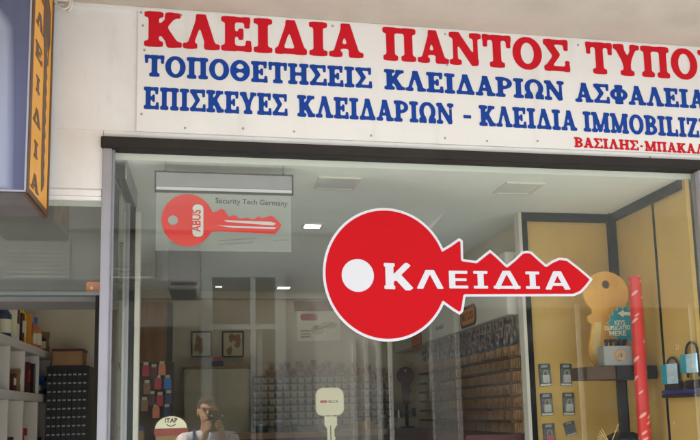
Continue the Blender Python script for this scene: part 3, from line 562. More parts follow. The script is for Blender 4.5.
# display stand : post, tray
SYd = .43
pp_ = at(622.5, 410, SYd); tz1 = at(600, 367, SYd)[2]; tz0 = at(600, 380.5, SYd)[2]; tx0 = at(580, 373, SYd)[0]; tx1 = XR-.02
t = thing('display_stand', (pp_[0], SYd, .76), 'dark display stand with a tray on a square post in the tan niche', 'stand')
G().box(tx0, tx0+.145, SYd-.07, SYd+.1, tz0+.002, tz1-.001, .002).build('tray_wing', 'dimbrown', t)
G().box(tx0+.146, tx1, SYd-.075, SYd+.1, tz0, tz1, .003).build('tray', 'darkplastic', t)
G().box(pp_[0]-.017, pp_[0]+.017, SYd-.017, SYd+.017, 1.47, tz0-.0005, .002).build('post', 'darkplastic', t)
g = G(); zb0 = at(622, 432, SYd)[2]
g.add([(pp_[0]+sx*w, SYd+sy*w, z) for z, w in ((zb0, .03), (zb0-.03, .075), (.762, .10)) for sx, sy in ((-1, -1), (1, -1), (1, 1), (-1, 1))],
      [(0, 1, 2, 3), (11, 10, 9, 8)]+[(r*4+k, r*4+(k+1) % 4, r*4+4+(k+1) % 4, r*4+4+k) for r in (0, 1) for k in range(4)])
g.build('base', 'darkplastic', t)
# grey lock demonstration box with small keys along the top
a, b = at(603, 346, SYd-.05), at(633, 366.5, SYd-.05)
t = thing('lock_box', ((a[0]+b[0])/2, SYd-.05, tz1), 'grey metal lock box with round cylinder and a row of keys on the tray', 'lock display')
G().box(a[0], b[0], SYd-.055, SYd+.01, tz1+.0005, a[2], .003).build('case', 'grey', t)
cxx, czz = (a[0]+b[0])/2+.005, tz1+.05
c1 = G().cyl((cxx, SYd-.068, czz), (cxx, SYd-.0555, czz), .024, .026, n=24).build('cylinder_rosette', 'brass', t)
G().cyl((cxx, SYd-.072, czz), (cxx, SYd-.0685, czz), .015, n=20).build('cylinder_face', 'nickel', c1)
G().box(cxx-.002, cxx+.002, SYd-.0735, SYd-.0725, czz-.008, czz+.008).build('keyway', 'rubber', c1)
for k in range(5):
    x = a[0]+.03+k*(b[0]-a[0]-.05)/4
    G().box(x-.006, x+.006, SYd-.03, SYd-.022, a[2]+.0005, a[2]+.018).cyl((x, SYd-.031, a[2]+.024), (x, SYd-.021, a[2]+.024), .010, n=12).build('sample_key', 'rubber' if k % 2 else 'darkplastic', t)
# big golden wooden key
KY = .50; kp = lambda px, py, y=KY: tuple(float(c) for c in at(px, py, y)[[0, 2]])
kc = kp(606, 293); krx = kp(628.5, 293)[0]-kp(583.5, 293)[0]; krx /= 2; krz = (kp(606, 271)[1]-kp(606, 314)[1])/2
bl_ = [kp(*p) for p in ((592, 308), (593, 314), (588, 317), (589, 322), (593, 324), (591.5, 338), (589.5, 350), (590.5, 357), (597, 367.5), (606, 367), (613, 356), (616, 345), (620, 330), (621, 308))]
hc = kp(606, 284.5); hr = .021
def GK(X, Y): return np.maximum(np.minimum(sd_ell(X, Y, kc[0], kc[1], krx, krz), sd_poly(X, Y, bl_)-.003), -sd_ell(X, Y, hc[0], hc[1], hr, hr))
t = thing('giant_key', (kc[0], KY, kp(600, 367)[1]), 'giant golden wooden key with a teal starburst standing in the tan niche', 'key display')
vf = msq(GK, kc[0]-krx-.05, kc[0]+krx+.05, kp(600, 370)[1]-.02, kc[1]+krz+.03, .006)
def solid(vf, fn, th):
    V, F = vf; n = len(V); ed = {}
    for f in F:
        for i in range(len(f)): ed.setdefault(tuple(sorted((f[i], f[i-1]))), []).append((f[i-1], f[i]))
    g = G(); vs = [fn(u, v, 0) for u, v in V]+[fn(u, v, th) for u, v in V]; g.add(vs, list(F)+[tuple(i+n for i in f[::-1]) for f in F])
    for k, l in ed.items():
        if len(l) == 1:
            a, b = l[0]; g.add([vs[a], vs[b], vs[b+n], vs[a+n]], [(0, 1, 2, 3)])
    return g
kb = solid(vf, XZ(KY), .012).build('key_body', 'gold', t)
G().cyl((hc[0], KY+.0125, hc[1]), (hc[0], KY+.016, hc[1]), hr*1.25, n=20).build('bow_hole', 'signbrown', t)
ge = G(); P = [kp(*p) for p in ((594, 322), (601, 322), (600, 345), (604, 362), (598, 363), (592, 352))]; ge.prism(P, XZ(KY-.004), .0035); ge.build('blade_ridge', 'goldedge', t)
sc = kp(620.5, 325.5); sr = kp(637.5, 326)[0]-sc[0]; P = []
for k in range(32):
    r = sr*(1.0 if k % 2 else .80); P.append((sc[0]+r*math.cos(math.pi*k/16+.1), sc[1]+r*1.02*math.sin(math.pi*k/16+.1)))
SBY = .455
s1 = G().prism(P, XZ(SBY), .004).build('starburst', 'teal', t)
g = G(); g.flat(msq(lambda X, Y: np.maximum(sd_poly(X, Y, P)-.004, -.9), sc[0]-sr-.03, sc[0]+sr+.03, sc[1]-sr-.03, sc[1]+sr+.03, .004), XZ(SBY+.0046)); g.build('starburst_edge', 'goldedge', s1)
G().cyl((sc[0]-.02, SBY+.0052, sc[1]), (sc[0]-.02, KY-.0003, sc[1]), .012, n=8).build('spacer', 'goldedge', s1)
g = G(); fw = XZ(SBY-.001); q = kp(617.5, 327.5, SBY)
wdt = kp(633, 326, SBY)[0]-kp(613, 326, SBY)[0]
for txt, py, xa, xb, sz in (('KEYS', 325, 614.5, 624.8, .031), ('DUPLICATED', 330, 604.8, 630, .027), ('HERE', 336, 609.2, 626, .034)):
    p, p2 = kp(xa, py, SBY), kp(xb, py, SBY); ftext(g, txt, p[0], p[1], sz, fw, width=p2[0]-p[0], bold=.025, rot=.02)
g.build('lettering', 'cream', s1)
ar = [kp(*p) for p in ((613, 314.5), (619, 311), (619, 313), (627, 313.5), (627, 316.5), (619, 316.5), (619, 318.5))]; G().flat((ar, [tuple(range(7))]), fw).build('arrow_print', 'cream', s1)
# red wrapped roll leaning in the corner
RY = .33; a, b = at(634.5, 277, RY), at(644.8, 440, RY); d = (b-a)/np.linalg.norm(b-a); rr_ = (at(640.8, 300, RY)[0]-at(629.4, 300, RY)[0])/2*.98
z_end = .765; e_ = a+d*((a[2]-z_end)/-d[2])
o = bpy.data.objects.new('wrap_roll', None)
g = G(); n = 28; L = float(np.linalg.norm(e_-a))
g.cyl((0, 0, -L), (0, 0, 0), rr_*1.05, rr_, n=n, caps=False); g.cyl((0, 0, -L), (0, 0, -L+.002), rr_*.99, n=n); g.ell((0, 0, -.001), (rr_, rr_, rr_*.3), 28, 6)
t = thing('wrapped_roll', e_, 'tall red roll with slanted white dashes leaning beside the giant golden key', 'roll')
ROOT['zero'] = np.zeros(3)
rl = g.build('roll_body', 'redwrap', t); 
for v in rl.data.vertices: v.co = v.co+Vector(ROOT[t.name])
rl.rotation_euler = Vector(-d).to_track_quat('Z', 'Y').to_euler(); rl.location = Vector(a-e_)
# blister-packed padlocks on the tan back panel
PY_ = NY-.0012
def pack(px, py, ang, label, red=False, small=False):
    p = at(px, py, PY_); w, h = (.032, .056) if not small else (.03, .034)
    t = thing('padlock_pack', p, label, 'padlock pack', 'blister packs on the tan panel')
    c, s = math.cos(ang), math.sin(ang); fn = lambda u, v, w_=0: (p[0]+u*c-v*s, PY_-.002-w_*0+w_, p[2]+u*s+v*c)
    G().prism(rrect(-w, w, -h, h, .006), fn, .0018).build('card', 'blisterback', t)
    f2 = lambda u, v, w_=0: (lambda r: (r[0], r[1]-.001, r[2]))(fn(u, v, w_))
    G().prism(rrect(-w*.55, w*.55, h*.66, h*.9, .004), f2, .0006).build('hang_tab', 'grey', t)
    G().prism(rrect(-w*.9, w*.9, -h*.95, -h*.78, .003), f2, .0006).build('price_strip', 'redpack' if red else 'white', t)
    f3 = lambda u, v, w_=0: (lambda r: (r[0], r[1]-.015, r[2]))(fn(u, v, w_))
    if not small:
        m = 'redpack' if red else 'palemetal'
        bo = G(); bo.prism(rrect(-w*.55, w*.55, -h*.68, .0, .004), f3, .013); bo.build('padlock_body', m, t)
        sp_ = [fn(.011*math.cos(math.pi*k/8), h*-.05+.014+.012*math.sin(math.pi*k/8), -.009) for k in range(9)]
        sp_ = [fn(.011, h*-.08, -.009)]+sp_+[fn(-.011, h*-.08, -.009)]; G().tube(sp_, .003, 8).build('shackle', 'nickel', t)
        G().prism(rrect(-w*.72, w*.72, -h*.72, h*.52, .007), f3, .014) if 0 else None
    else:
        G().prism(rrect(-w*.6, w*.6, -h*.5, h*.4, .006), f3, .012).build('padlock_body', 'darkplastic', t)
    g = G(); P = rrect(-w*.8, w*.8, -h*.76, h*.58, .008); f4 = lambda u, v, w_=0: (lambda r: (r[0], r[1]-.019, r[2]))(fn(u, v, w_))
    n = len(P); vs = [f4(u*.86, v*.9) for u, v in P]+[f4(u, v, .0182) for u, v in P]; g.add(vs, [tuple(range(n))]+[(k, n+k, n+(k+1) % n, (k+1) % n) for k in range(n)]); g.build('bubble', 'clear', t)
pack(544.8, 375.2, .04, 'grey padlock blister pack at upper left of the tan panel')
pack(566, 375, -.03, 'grey padlock blister pack at upper right of the group on the tan panel')
pack(546.5, 404.6, .03, 'grey padlock blister pack below the upper left pack on the tan panel')
pack(568.5, 404, -.02, 'grey padlock blister pack in the middle row nearest the stand')
pack(549, 435, .03, 'blister pack with a red padlock at the bottom of the tan panel', True)
pack(570, 428.6, .22, 'small crooked dark blister pack at lower right of the padlock packs', small=True)
# rail with two shackle locks on the right wall
w0 = lambda px, py: atx(px, py, XR-.03)
r0, r1 = w0(662, 391), w0(700, 391); zr1, zr0 = w0(680, 389.5)[2], w0(680, 397.5)[2]
t = thing('lock_rail', (XR-.02, (r0[1]+r1[1])/2, zr0), 'blue and black rail holding two locks on the right wall of the niche', 'rail')
G().box(XR-.035, XR-.0005, .062, r0[1], zr0, (zr0+zr1)/2-.001, .002).build('rail_base', 'darkplastic', t)
G().box(XR-.036, XR-.0005, .062, r0[1]-.004, (zr0+zr1)/2, zr1, .002).build('rail_top', 'railblue', t)
def ulock(px0, px1, ytop, ycard0, ycard1, label):
    a, b = w0(px0, ycard0), w0(px1, ycard1); yA, yB = a[1], b[1]; X = XR-.018; ym = (yA+yB)/2; hw = abs(yA-yB)/2; zt = w0((px0+px1)/2, ytop)[2]
    t = thing('shackle_lock', (X, ym, zr1+.0005), label, 'lock')
    zc1, zc0 = w0((px0+px1)/2, ycard0)[2], w0((px0+px1)/2, ycard1)[2]; r = hw*.72
    pts = [(X, ym+r, zr1+.05)]+[(X, ym+r*math.cos(math.pi*k/10), zt-r+r*math.sin(math.pi*k/10)) for k in range(11)]+[(X, ym-r, zr1+.05)]
    G().tube(pts, .0055, 10).build('shackle', 'rubber', t)
    G().box(X-.014, X+.014, ym-hw*.95, ym+hw*.95, zr1+.001, zr1+.038, .004).build('lock_body', 'darkplastic', t)
    cd_ = G().box(X-.020, X-.0145, ym-hw, ym+hw*.3, zc0, zc1).build('card', 'lightblue', t)
    G().box(X-.021, X-.0145, ym+hw*.31, ym+hw, zc0, zc1).build('card_flap', 'teal', t)
    G().box(X-.0208, X-.0202, ym-hw*.7, ym-hw*.1, zc0+.02, zc0+.035).box(X-.0208, X-.0202, ym-hw*.7, ym+hw*.1, zc1-.03, zc1-.02).build('card_print', 'white', cd_)
ulock(662.5, 679, 357.5, 364, 384, 'smaller shackle lock with pale blue card standing left on the blue rail')
ulock(681.5, 699, 342, 354, 373, 'taller shackle lock with pale blue card standing right on the blue rail')
def wallprint(name, px, py, body, size, label):
    p = atx(px, py, XR-.0012); g = G(); ftext(g, body, -p[1], p[2], size, YZ(XR-.0012, -1)); o = g.build(name, 'cream'); tag(o, label, 'print'); return o
wallprint('wall_number', 675.5, 350, '21', .034, 'pale number 21 printed on the right wall above the locks')
wallprint('wall_letter', 673.5, 425, 'R', .026, 'small pale letter print on the right wall below the lock rail')
# brass strips fanned at the foot of the stand
fp = at(604, 441, .36)
t = thing('strip_fan', (fp[0], .36, fp[2]-.02), 'fan of thin pale brass strips at the foot of the display stand', 'strips')
for k in range(7):
    a_ = math.radians(168-k*9); c = at(612, 446, .36); L = .07+.004*k; dx, dz = math.cos(a_), math.sin(a_)
    G().tube([(c[0]+dx*.01, .36+k*.002, c[2]+dz*.01), (c[0]+dx*L, .36+k*.002, c[2]+dz*L*.9)], .0022, 6).build('strip', 'goldedge', t)
a_, b_ = at(612, 441, .38), at(618.5, 424, .38); G().tube([a_, b_], .002, 6).build('strip', 'goldedge', t)
G().box(fp[0]-.07, fp[0]+.03, .34, .40, fp[2]-.045, fp[2]-.012, .004).build('strip_holder', 'darkplastic', t)
p = at(606, 441, .36); G().box(p[0]-.03, p[0]+.05, .35, .39, .762, fp[2]-.0455, .003).build('holder_foot', 'darkplastic', t)
# ------------------------------------------------------------------ right hand rack of key blanks
RX = 1.53
t = thing('key_rack', (RX, 2.1, 1.2), 'long white rack of hanging key blanks along the right side of the shop', 'rack')
y0r, y1r = .80, 3.46
fz0, fz1 = 2.075, 2.40
G().box(RX-.05, RX+.054, y0r, y1r, fz0, fz1, .003).build('fascia', 'white', t)
G().box(RX+.02, RX+.054, y0r, y1r, 1.1, fz0-.001).build('hook_board', 'inwall', t)
G().box(RX-.30, RX+.054, y0r, y1r, 1.42, 1.47, .003).build('rack_counter', 'maroon', t)
G().box(RX-.28, RX+.054, y0r+.01, y1r, .0, 1.419).build('rack_base', 'midgrey', t)
def logo(px, py, w, h, mback, body, mtext, label, edge=None):
    p = atx(px, py, RX-.0515); fn = YZ(RX-.0515, -1); u = -p[1]
    g = G(); g.prism(rrect(u-w/2, u+w/2, p[2]-h/2, p[2]+h/2, h*.35), lambda a, b, c=0: (RX-.0530+c, -a, b), .0025)
    tt = thing('fascia_badge', (RX-.052, p[1], p[2]-h/2), label, 'badge')
    if mback: g.build('badge_plate', mback, tt)
    if edge:
        P = rrect(u-w*.42, u+w*.42, p[2]-h*.36, p[2]+h*.36, h*.25); G().prism(P, lambda a, b, c=0: (RX-.0538+c, -a, b), .0007).build('badge_field', edge, tt)
    g = G(); ftext(g, body, u-w*.36, p[2]-h*.16, h*.5, lambda a, b, c=0: (RX-.0545, -a, b), width=w*.72, bold=.03); g.build('lettering', mtext, tt)
logo(468, 316.5, .30, .125, 'maroon', 'MUL-T-LOCK', 'maroon', 'orange rounded badge with dark lettering on the white rack fascia', 'orange')
logo(440, 327.5, .24, .07, None, 'KALE', 'greytext', 'plain dark lettering in the middle of the white rack fascia')
logo(416.5, 340, .30, .10, 'redpack', 'CISA', 'redpack', 'small red and pale badge at the far end of the rack fascia', 'pinkpack')
def bunch_mesh(name, m, loc, label, group, yaw=0., sc=1.):
    t = thing(name, loc, label, 'key blanks', group); g = G(); c, s = math.cos(yaw), math.sin(yaw)
    for k in range(4):
        o_ = k*.006; dx = (-.021, -.007, .008, .022)[k]*sc
        R_ = lambda u, v, w_=0, o_=o_, dx=dx: (loc[0]+(u+dx)*c+(o_+w_)*s, loc[1]+(u+dx)*s*-1+(o_+w_)*c, loc[2]+v)
        g.prism(circ(0, -.016*sc, .0165*sc, 10), R_, .002); g.prism([(-.006*sc, -.03*sc), (.006*sc, -.03*sc), (.006*sc, -.058*sc), (.0, -.066*sc), (-.006*sc, -.058*sc)], R_, .002)
    g.build('keys', m, t); G().cyl((loc[0]-.014*s, loc[1]-.014*c, loc[2]-.008*sc), (loc[0]+.03*s, loc[1]+.03*c, loc[2]-.008*sc), .0016, n=5).build('hook', 'midgrey', t); return t
ys_ = np.arange(y0r+.05, 2.64, .098); rows = [1.93-.0655*k for k in range(8)]
for z in rows: G().box(RX-.055, RX+.019, y0r+.01, 2.66, z-.078, z-.066, .002).build('hook_bar', 'signbrown', t)
lab = 'bunch of brass key blanks on a hook of the white right hand rack'; first = None
for r, z in enumerate(rows):
    for k, y in enumerate(ys_):
        if first is None: first = bunch_mesh('key_bunch', 'brass', (RX-.01, y, z), lab, 'brass key bunches on the right hand rack', math.pi/2, 1.3); o0 = (y, z)
        else: dup(first, (random.uniform(-.006, .006), y-o0[0]+random.uniform(-.012, .012), z-o0[1]+random.uniform(-.004, .004)))
# dark row and two rows of white carded keys along the top of the rack
def card(name, m, mm, loc, w, h, label, group, yaw=0., cat='carded key'):
    t = thing(name, loc, label, cat, group); c, s = math.cos(yaw), math.sin(yaw)
    R_ = lambda u, v, w_=0: (loc[0]+u*c+w_*s, loc[1]-u*s+w_*c, loc[2]+v)
    G().prism(rrect(-w/2, w/2, -h, 0, .004), R_, .002).build('card', m, t)
    R2 = lambda u, v, w_=0: R_(u, v, w_-.004)
    G().prism(circ(0, -h*.42, w*.22, 10)+[], R2, .003).prism([(-w*.07, -h*.5), (w*.07, -h*.5), (w*.05, -h*.9), (-w*.05, -h*.9)], lambda u, v, w_=0: R_(u, v, w_-.0045), .003).build('carded_key', mm, t); return t
first = None
for r, z in enumerate((2.066, 2.03, 1.992)):
    for k, y in enumerate(np.arange(y0r+.04, 2.6, .06)):
        if first is None: first = card('carded_key', 'greypack', 'purple', (RX-.02, y, z), .05, .05, 'pale carded key hanging in the top rows of the right rack', 'pale carded keys along the top of the right rack', math.pi/2); o0 = (y, z)
        else: dup(first, (random.uniform(-.02, .012), y-o0[0]+random.uniform(-.015, .015), z-o0[1]+random.uniform(-.008, .006)))
first = None
for k, y in enumerate(np.arange(y0r+.05, 2.3, .10)):
    if first is None: first = card('carded_key', 'navy', 'nickel', (RX-.016, y, 1.965), .075, .045, 'dark blue carded key in the row under the white cards of the right rack', 'dark blue carded keys on the right rack', math.pi/2); o0 = y
    else: dup(first, (0, y-o0, random.uniform(-.004, .004)))
# ------------------------------------------------------------------ back wall
BWY = 3.498
pb = lambda px, py, y=3.46: at(px, py, y)
a, b = pb(253, 377), pb(392, 423)
t = thing('key_board', ((a[0]+b[0])/2, 3.47, b[2]), 'wide dark board of key hooks on the back wall under the poster', 'key board')
G().box(a[0], b[0], 3.47, 3.497, b[2], a[2]).build('board', 'darkplastic', t)
nr = 7; dz = (a[2]-b[2])/nr
for k in range(nr+1): G().box(a[0], b[0], 3.455, 3.469, b[2]+k*dz-.004, b[2]+k*dz+.004).build('hook_bar', 'darkplastic', t)
first = None; nx_ = 19
for r in range(nr):
    for k in range(nx_):
        x = a[0]+(k+.5)*(b[0]-a[0])/nx_; z = a[2]-r*dz-.006
        if first is None: first = bunch_mesh('key_bunch', 'nickel', (x, 3.435, z), 'small bunch of key blanks on the dark hook board of the back wall', 'key bunches on the back wall board', 0., .72); o0 = (x, z)
        else: dup(first, (x-o0[0]+random.uniform(-.004, .004), random.uniform(-.004, .002), z-o0[1]))
first = None
for k in range(34):
    x = pb(268+k*3.7, 372)[0]; z = pb(274, 376.5)[2]+.055+(.035*math.sin(k*1.7)+.035*math.sin(k*.13))
    if first is None: first = card('carded_key', 'cardb', 'maroon', (x, 3.44, z), .05, .07, 'brown carded item on the top edge of the back wall key board', 'brown cards along the top of the back wall board'); o0 = (x, z)
    else: dup(first, (x-o0[0]+random.uniform(-.01, .01), -.005*(k % 4), z-o0[1]))
# poster
a, b = pb(297, 308), pb(341, 340.5)
t = thing('wall_poster', ((a[0]+b[0])/2, 3.49, b[2]), 'pale landscape poster with a red heading on the back wall', 'poster')
G().box(a[0], b[0], 3.488, 3.496, b[2], a[2]).build('poster_sheet', 'cream', t)
G().box(a[0]-.02, b[0]+.04, 3.48, 3.4875, a[2]-.02, a[2]+.055).build('poster_rail', 'cardb', t)
g = G(); g.prism(rrect(a[0]+.03, a[0]+.17, a[2]-.10, a[2]-.045, .02), XZ(3.4855), .002); g.build('heading_print', 'redpack', t)
g = G(); px0, pz0 = a[0]+.22, b[2]+.10
g.flat((circ(px0-.05, pz0-.01, .055, 20, .04), [tuple(range(20))]), XZ(3.4868)); g.flat((circ(px0+.045, pz0+.03, .07, 20, .03), [tuple(range(20))]), XZ(3.4864)); g.build('picture_print', 'dimbeige', t)
g = G(); g.prism(circ(px0-.06, pz0+.01, .022, 14), XZ(3.4855), .0008); g.prism([(px0-.04, pz0+.004), (px0+.07, pz0+.045), (px0+.075, pz0+.035), (px0-.035, pz0-.008)], XZ(3.4857), .0006); g.build('key_picture', 'cardb', t)
g = G()
for k in range(3): g.box(a[0]+.03, a[0]+.11, 3.4862, 3.4878, b[2]+.03+.025*k, b[2]+.04+.025*k)
g.build('text_print', 'faint', t)
# two framed photographs
def picture(x0, x1, label, seed):
    a, b = pb(x0, 331), pb(x1, 357); rnd = random.Random(seed)
    t = thing('framed_picture', ((a[0]+b[0])/2, 3.49, b[2]), label, 'picture')
    G().box(a[0], b[0], 3.478, 3.496, b[2], a[2], .004).build('picture_frame', 'dimbrown', t)
    g = G(); g.box(a[0]+.012, b[0]-.012, 3.4765, 3.4775, b[2]+.012, a[2]-.012); g.build('print', 'dimbeige', t)
    g = G()
    for k in range(6):
        cx_, cz_ = rnd.uniform(a[0]+.04, b[0]-.04), rnd.uniform(b[2]+.05, a[2]-.05); g.flat(([(cx_+rnd.uniform(.012, .03)*math.cos(j), cz_+rnd.uniform(.02, .045)*math.sin(j)) for j in range(6)], [tuple(range(6))]), XZ(3.476-.0003*k))
    g.build('print_shapes', 'cardb', t)
picture(191, 212, 'framed brownish picture on the back wall nearer the wooden panel', 1)
picture(222, 244, 'framed brownish picture on the back wall nearer the key board', 2)
# wooden door leaf and cupboard
a, b = pb(141, 293.5, 3.45), pb(167.5, 293.5, 3.45)
t = thing('wooden_door', ((a[0]+b[0])/2, 3.46, 0), 'tall brown wooden door at the back left of the shop', 'door')
G().box(a[0]-.2, b[0], 3.455, 3.499, .01, a[2]-.07, .004).build('door_leaf', 'wood', t)
G().box(b[0]+.001, b[0]+.04, 3.445, 3.499, .01, a[2]-.07).build('door_frame', 'midgrey', t)
G().cyl((b[0]-.06, 3.40, 1.05), (b[0]-.06, 3.454, 1.05), .012).cyl((b[0]-.15, 3.405, 1.05), (b[0]-.05, 3.405, 1.05), .009).build('handle', 'steel', t)
a, b = pb(184, 369.5, 3.2), pb(249, 369.5, 3.2)
t = thing('cupboard', ((a[0]+b[0])/2, 3.35, 0), 'beige cupboard against the back wall left of the key board', 'cupboard')
G().box(a[0], b[0], 3.2, 3.49, .01, a[2], .004).build('carcass', 'dimbeige', t)
xm = (a[0]+b[0])/2
G().box(a[0]+.012, xm-.003, 3.185, 3.199, .06, a[2]-.03, .002).build('cupboard_door', 'dimbeige', t); G().box(xm+.003, b[0]-.012, 3.185, 3.199, .06, a[2]-.03, .002).build('cupboard_door', 'dimbeige', t)
G().box(a[0]-.01, b[0]+.01, 3.19, 3.495, a[2]+.001, a[2]+.02).build('top_board', 'cardb', t)
for x in (xm-.04, xm+.04): G().cyl((x, 3.155, 1.6), (x, 3.184, 1.6), .01, n=10).build('knob', 'steel', t)
p = pb(217.5, 369, 3.25); tag(G().box(p[0]-.045, p[0]+.045, 3.22, 3.32, a[2]+.0205, a[2]+.06, .003).slot(1).box(p[0]-.03, p[0]+.03, 3.218, 3.3195, a[2]+.061, a[2]+.09, .003).build('paper_box', ['navy', 'redpack']), 'small red and navy boxes on top of the beige cupboard', 'box')
# plum wooden key shape by the far end of the rack
c = pb(406, 379, 2.95); t = thing('wall_key', (c[0], 2.95, 1.4705), 'plum brown wooden key shape standing at the far end of the rack', 'key ornament')
hcx, hcz = float(c[0]), float(pb(406, 375.5, 2.95)[2]); ra = float(pb(414.5, 375, 2.95)[0]-hcx)
ps = [tuple(float(v) for v in pb(px, py, 2.95)[[0, 2]]) for px, py in ((402.5, 382), (403.5, 402), (406, 405), (410, 402), (409, 394), (411, 391), (409, 388), (410, 382))]
KW = lambda X, Y: np.maximum(np.minimum(sd_ell(X, Y, hcx, hcz, ra, ra), sd_poly(X, Y, ps)-.004), -sd_ell(X, Y, hcx, hcz+ra*.55, ra*.2, ra*.2))
solid(msq(KW, hcx-.12, hcx+.12, hcz-.35, hcz+.12, .008), XZ(2.95), .02).build('key_shape', 'purple', t)
G().box(hcx-.012, hcx+.012, 2.955, 2.965, 1.482, ps[2][1]-.001).box(hcx-.05, hcx+.05, 2.92, 3.0, 1.4707, 1.4815).build('stand_foot', 'darkplastic', t)
# key cutting machine, counter and clutter
cy0 = at(300, 424, 2.6)
t = thing('counter', (.6, 2.75, 0), 'dark shop counter across the back of the shop', 'counter')
zc = float(at(330, 431, 2.6)[2])
G().box(.12, 1.22, 2.6, 2.9, zc-.04, zc, .003).build('counter_top', 'cardb', t); G().box(.15, 1.2, 2.64, 2.88, .01, zc-.041).build('counter_front', 'maroon', t)
p = at(405, 414, 3.1)
t = thing('key_machine', (p[0], 3.1, p[2]-.09), 'white key cutting machine at the far end of the rack counter', 'machine')
G().box(p[0]-.10, p[0]+.12, 3.0, 3.25, 1.4705, p[2]-.03, .01).build('machine_body', 'white', t)
G().cyl((p[0]-.05, 3.1, p[2]-.0295), (p[0]-.05, 3.1, p[2]+.03), .03, .022, n=16).cyl((p[0]-.05, 3.1, p[2]+.01), (p[0]+.09, 3.1, p[2]+.015), .014, n=12).build('vice', 'steel', t)
G().cyl((p[0]+.09, 3.06, p[2]+.012), (p[0]+.09, 3.14, p[2]+.012), .035, n=20).build('cutter_guard', 'darkplastic', t)
for i, (px, col, w, h, lb) in enumerate(((262, 'darkplastic', .05, .06, 'black tub on the back counter under the key board left end'), (280, 'maroon', .04, .085, 'maroon tin on the back counter left of the key shaped sign'), (296, 'darkplastic', .035, .07, 'black jar on the back counter near the key shaped sign'), (365, 'cardb', .07, .06, 'brown carton on the back counter right of the key shaped sign'), (384, 'midgrey', .03, .10, 'grey canister at the right end of the back counter'))):
    x = float(at(px, 430, 2.7)[0]); t = thing('counter_tub', (x, 2.72, zc), lb, 'container')
    if col == 'cardb': G().box(x-w, x+w, 2.67, 2.78, zc+.0005, zc+h, .003).build('tub_body', col, t); G().box(x-.01, x+.01, 2.669, 2.781, zc+.0006, zc+h+.001).build('tape', 'yellow', t)
    else: G().cyl((x, 2.72, zc+.0005), (x, 2.72, zc+h*.8), w*.9, w, n=18).build('tub_body', col, t); G().cyl((x, 2.72, zc+h*.801), (x, 2.72, zc+h), w*.85, n=18).build('lid', 'grey', t)
# cream key shaped sign on a stand inside the window
KYs = 1.2; ks = lambda px, py: tuple(float(v) for v in at(px, py, KYs)[[0, 2]])
a, b = ks(316, 416), ks(343.5, 388.5)
t = thing('key_stand_sign', ((a[0]+b[0])/2, KYs, 1.2), 'cream key shaped sign with a small red and black print inside the window', 'sign')
r_ = .035; P = rrect(a[0], b[0], a[1], b[1], r_); P = [(u, v+(.008*math.cos((u-(a[0]+b[0])/2)/(b[0]-a[0])*3.1) if v > (a[1]+b[1])/2 else 0)) for u, v in P]
hd = G().prism(P, XZ(KYs), .025).build('key_head', 'cream', t)
P2 = [(a[0]+(u-a[0])*.93+(b[0]-a[0])*.035, a[1]+(v-a[1])*.92+.008) for u, v in P]; G().prism(P2, XZ(KYs-.003), .0025).build('head_panel', 'cream', hd)
q = ks(320, 402.8); g = G(); g.prism(rrect(q[0], q[0]+.038, q[1]-.002, q[1]+.012, .006), XZ(KYs-.0042), .001); g.build('red_print', 'redpack', hd)
g = G(); ftext(g, 'SILCA', q[0]+.043, q[1]-.002, .019, XZ(KYs-.0042), width=.055, bold=.03); g.build('lettering', 'greytext', hd)
n0, n1 = ks(324.5, 416.3), ks(337, 416.3); zlow = 1.2
sh = [(n0[0], n0[1]), (n1[0], n1[1]), (n1[0], n1[1]-.045), (n1[0]-.015, n1[1]-.065), (n1[0]-.015, n1[1]-.10), (n1[0]-.008, n1[1]-.115), (n1[0]-.018, n1[1]-.135), (n1[0]-.018, zlow), (n0[0]+.015, zlow), (n0[0]+.015, n0[1]-.065), (n0[0], n0[1]-.045)]
G().prism([(u, v-.0008) for u, v in sh], XZ(KYs+.004), .018).build('key_blade', 'cream', t)
G().box((n0[0]+n1[0])/2-.004, (n0[0]+n1[0])/2+.002, KYs+.001, KYs+.0035, zlow, n0[1]-.05).build('blade_groove', 'midgrey', t)
G().box(a[0]-.03, b[0]+.03, KYs-.07, KYs+.09, 1.17, 1.199, .004).build('stand_base', 'darkplastic', t)
t = thing('display_table', (.66, 1.25, 0), 'dark low display table under the cream key sign', 'table')
G().box(.3, 1.05, 1.0, 1.5, 1.13, 1.169, .004).build('table_top', 'midgrey', t)
for x, y in ((.34, 1.04), (1.01, 1.04), (.34, 1.46), (1.01, 1.46)): G().box(x-.02, x+.02, y-.02, y+.02, .005, 1.1295).build('leg', 'darkplastic', t)
# dome topped counter card with scalloped red edge
DY = .42; dp = lambda px, py: tuple(float(v) for v in at(px, py, DY)[[0, 2]])
l, r, tp = dp(154.5, 429), dp(187.5, 430), dp(171, 415.8); cx_ = (l[0]+r[0])/2; w2 = (r[0]-l[0])/2; hz_ = tp[1]-l[1]
t = thing('dome_card', (cx_, DY, l[1]-.3), 'cream dome shaped display card with red scalloped edge low in the window', 'display card')
P = [(cx_+w2*math.cos(math.pi*k/24), l[1]+hz_*math.sin(math.pi*k/24)) for k in range(25)]; G().prism(P, XZ(DY), .004).build('dome', 'cream', t)
pts = [(u, DY-.001, v) for u, v in P]; G().tube(pts, .0022, 6).build('dome_edge', 'maroon', t)
g = G(); g.box(l[0]-.002, r[0]+.002, DY-.003, DY+.004, l[1]-.022, l[1]-.001)
for k in range(9):
    x = l[0]+(k+.5)*(r[0]-l[0])/9; g.prism(circ(x, l[1]-.0225, w2/9*.95, 12)[6:]+[(x+w2/9*.95, l[1]-.0223)], XZ(DY-.0025), .005)
g.build('scallop_edge', 'dullred', t)
G().box(l[0]+.004, r[0]-.004, DY+.005, DY+.04, .765, l[1]-.004, .003).build('card_box', 'cardb', t)
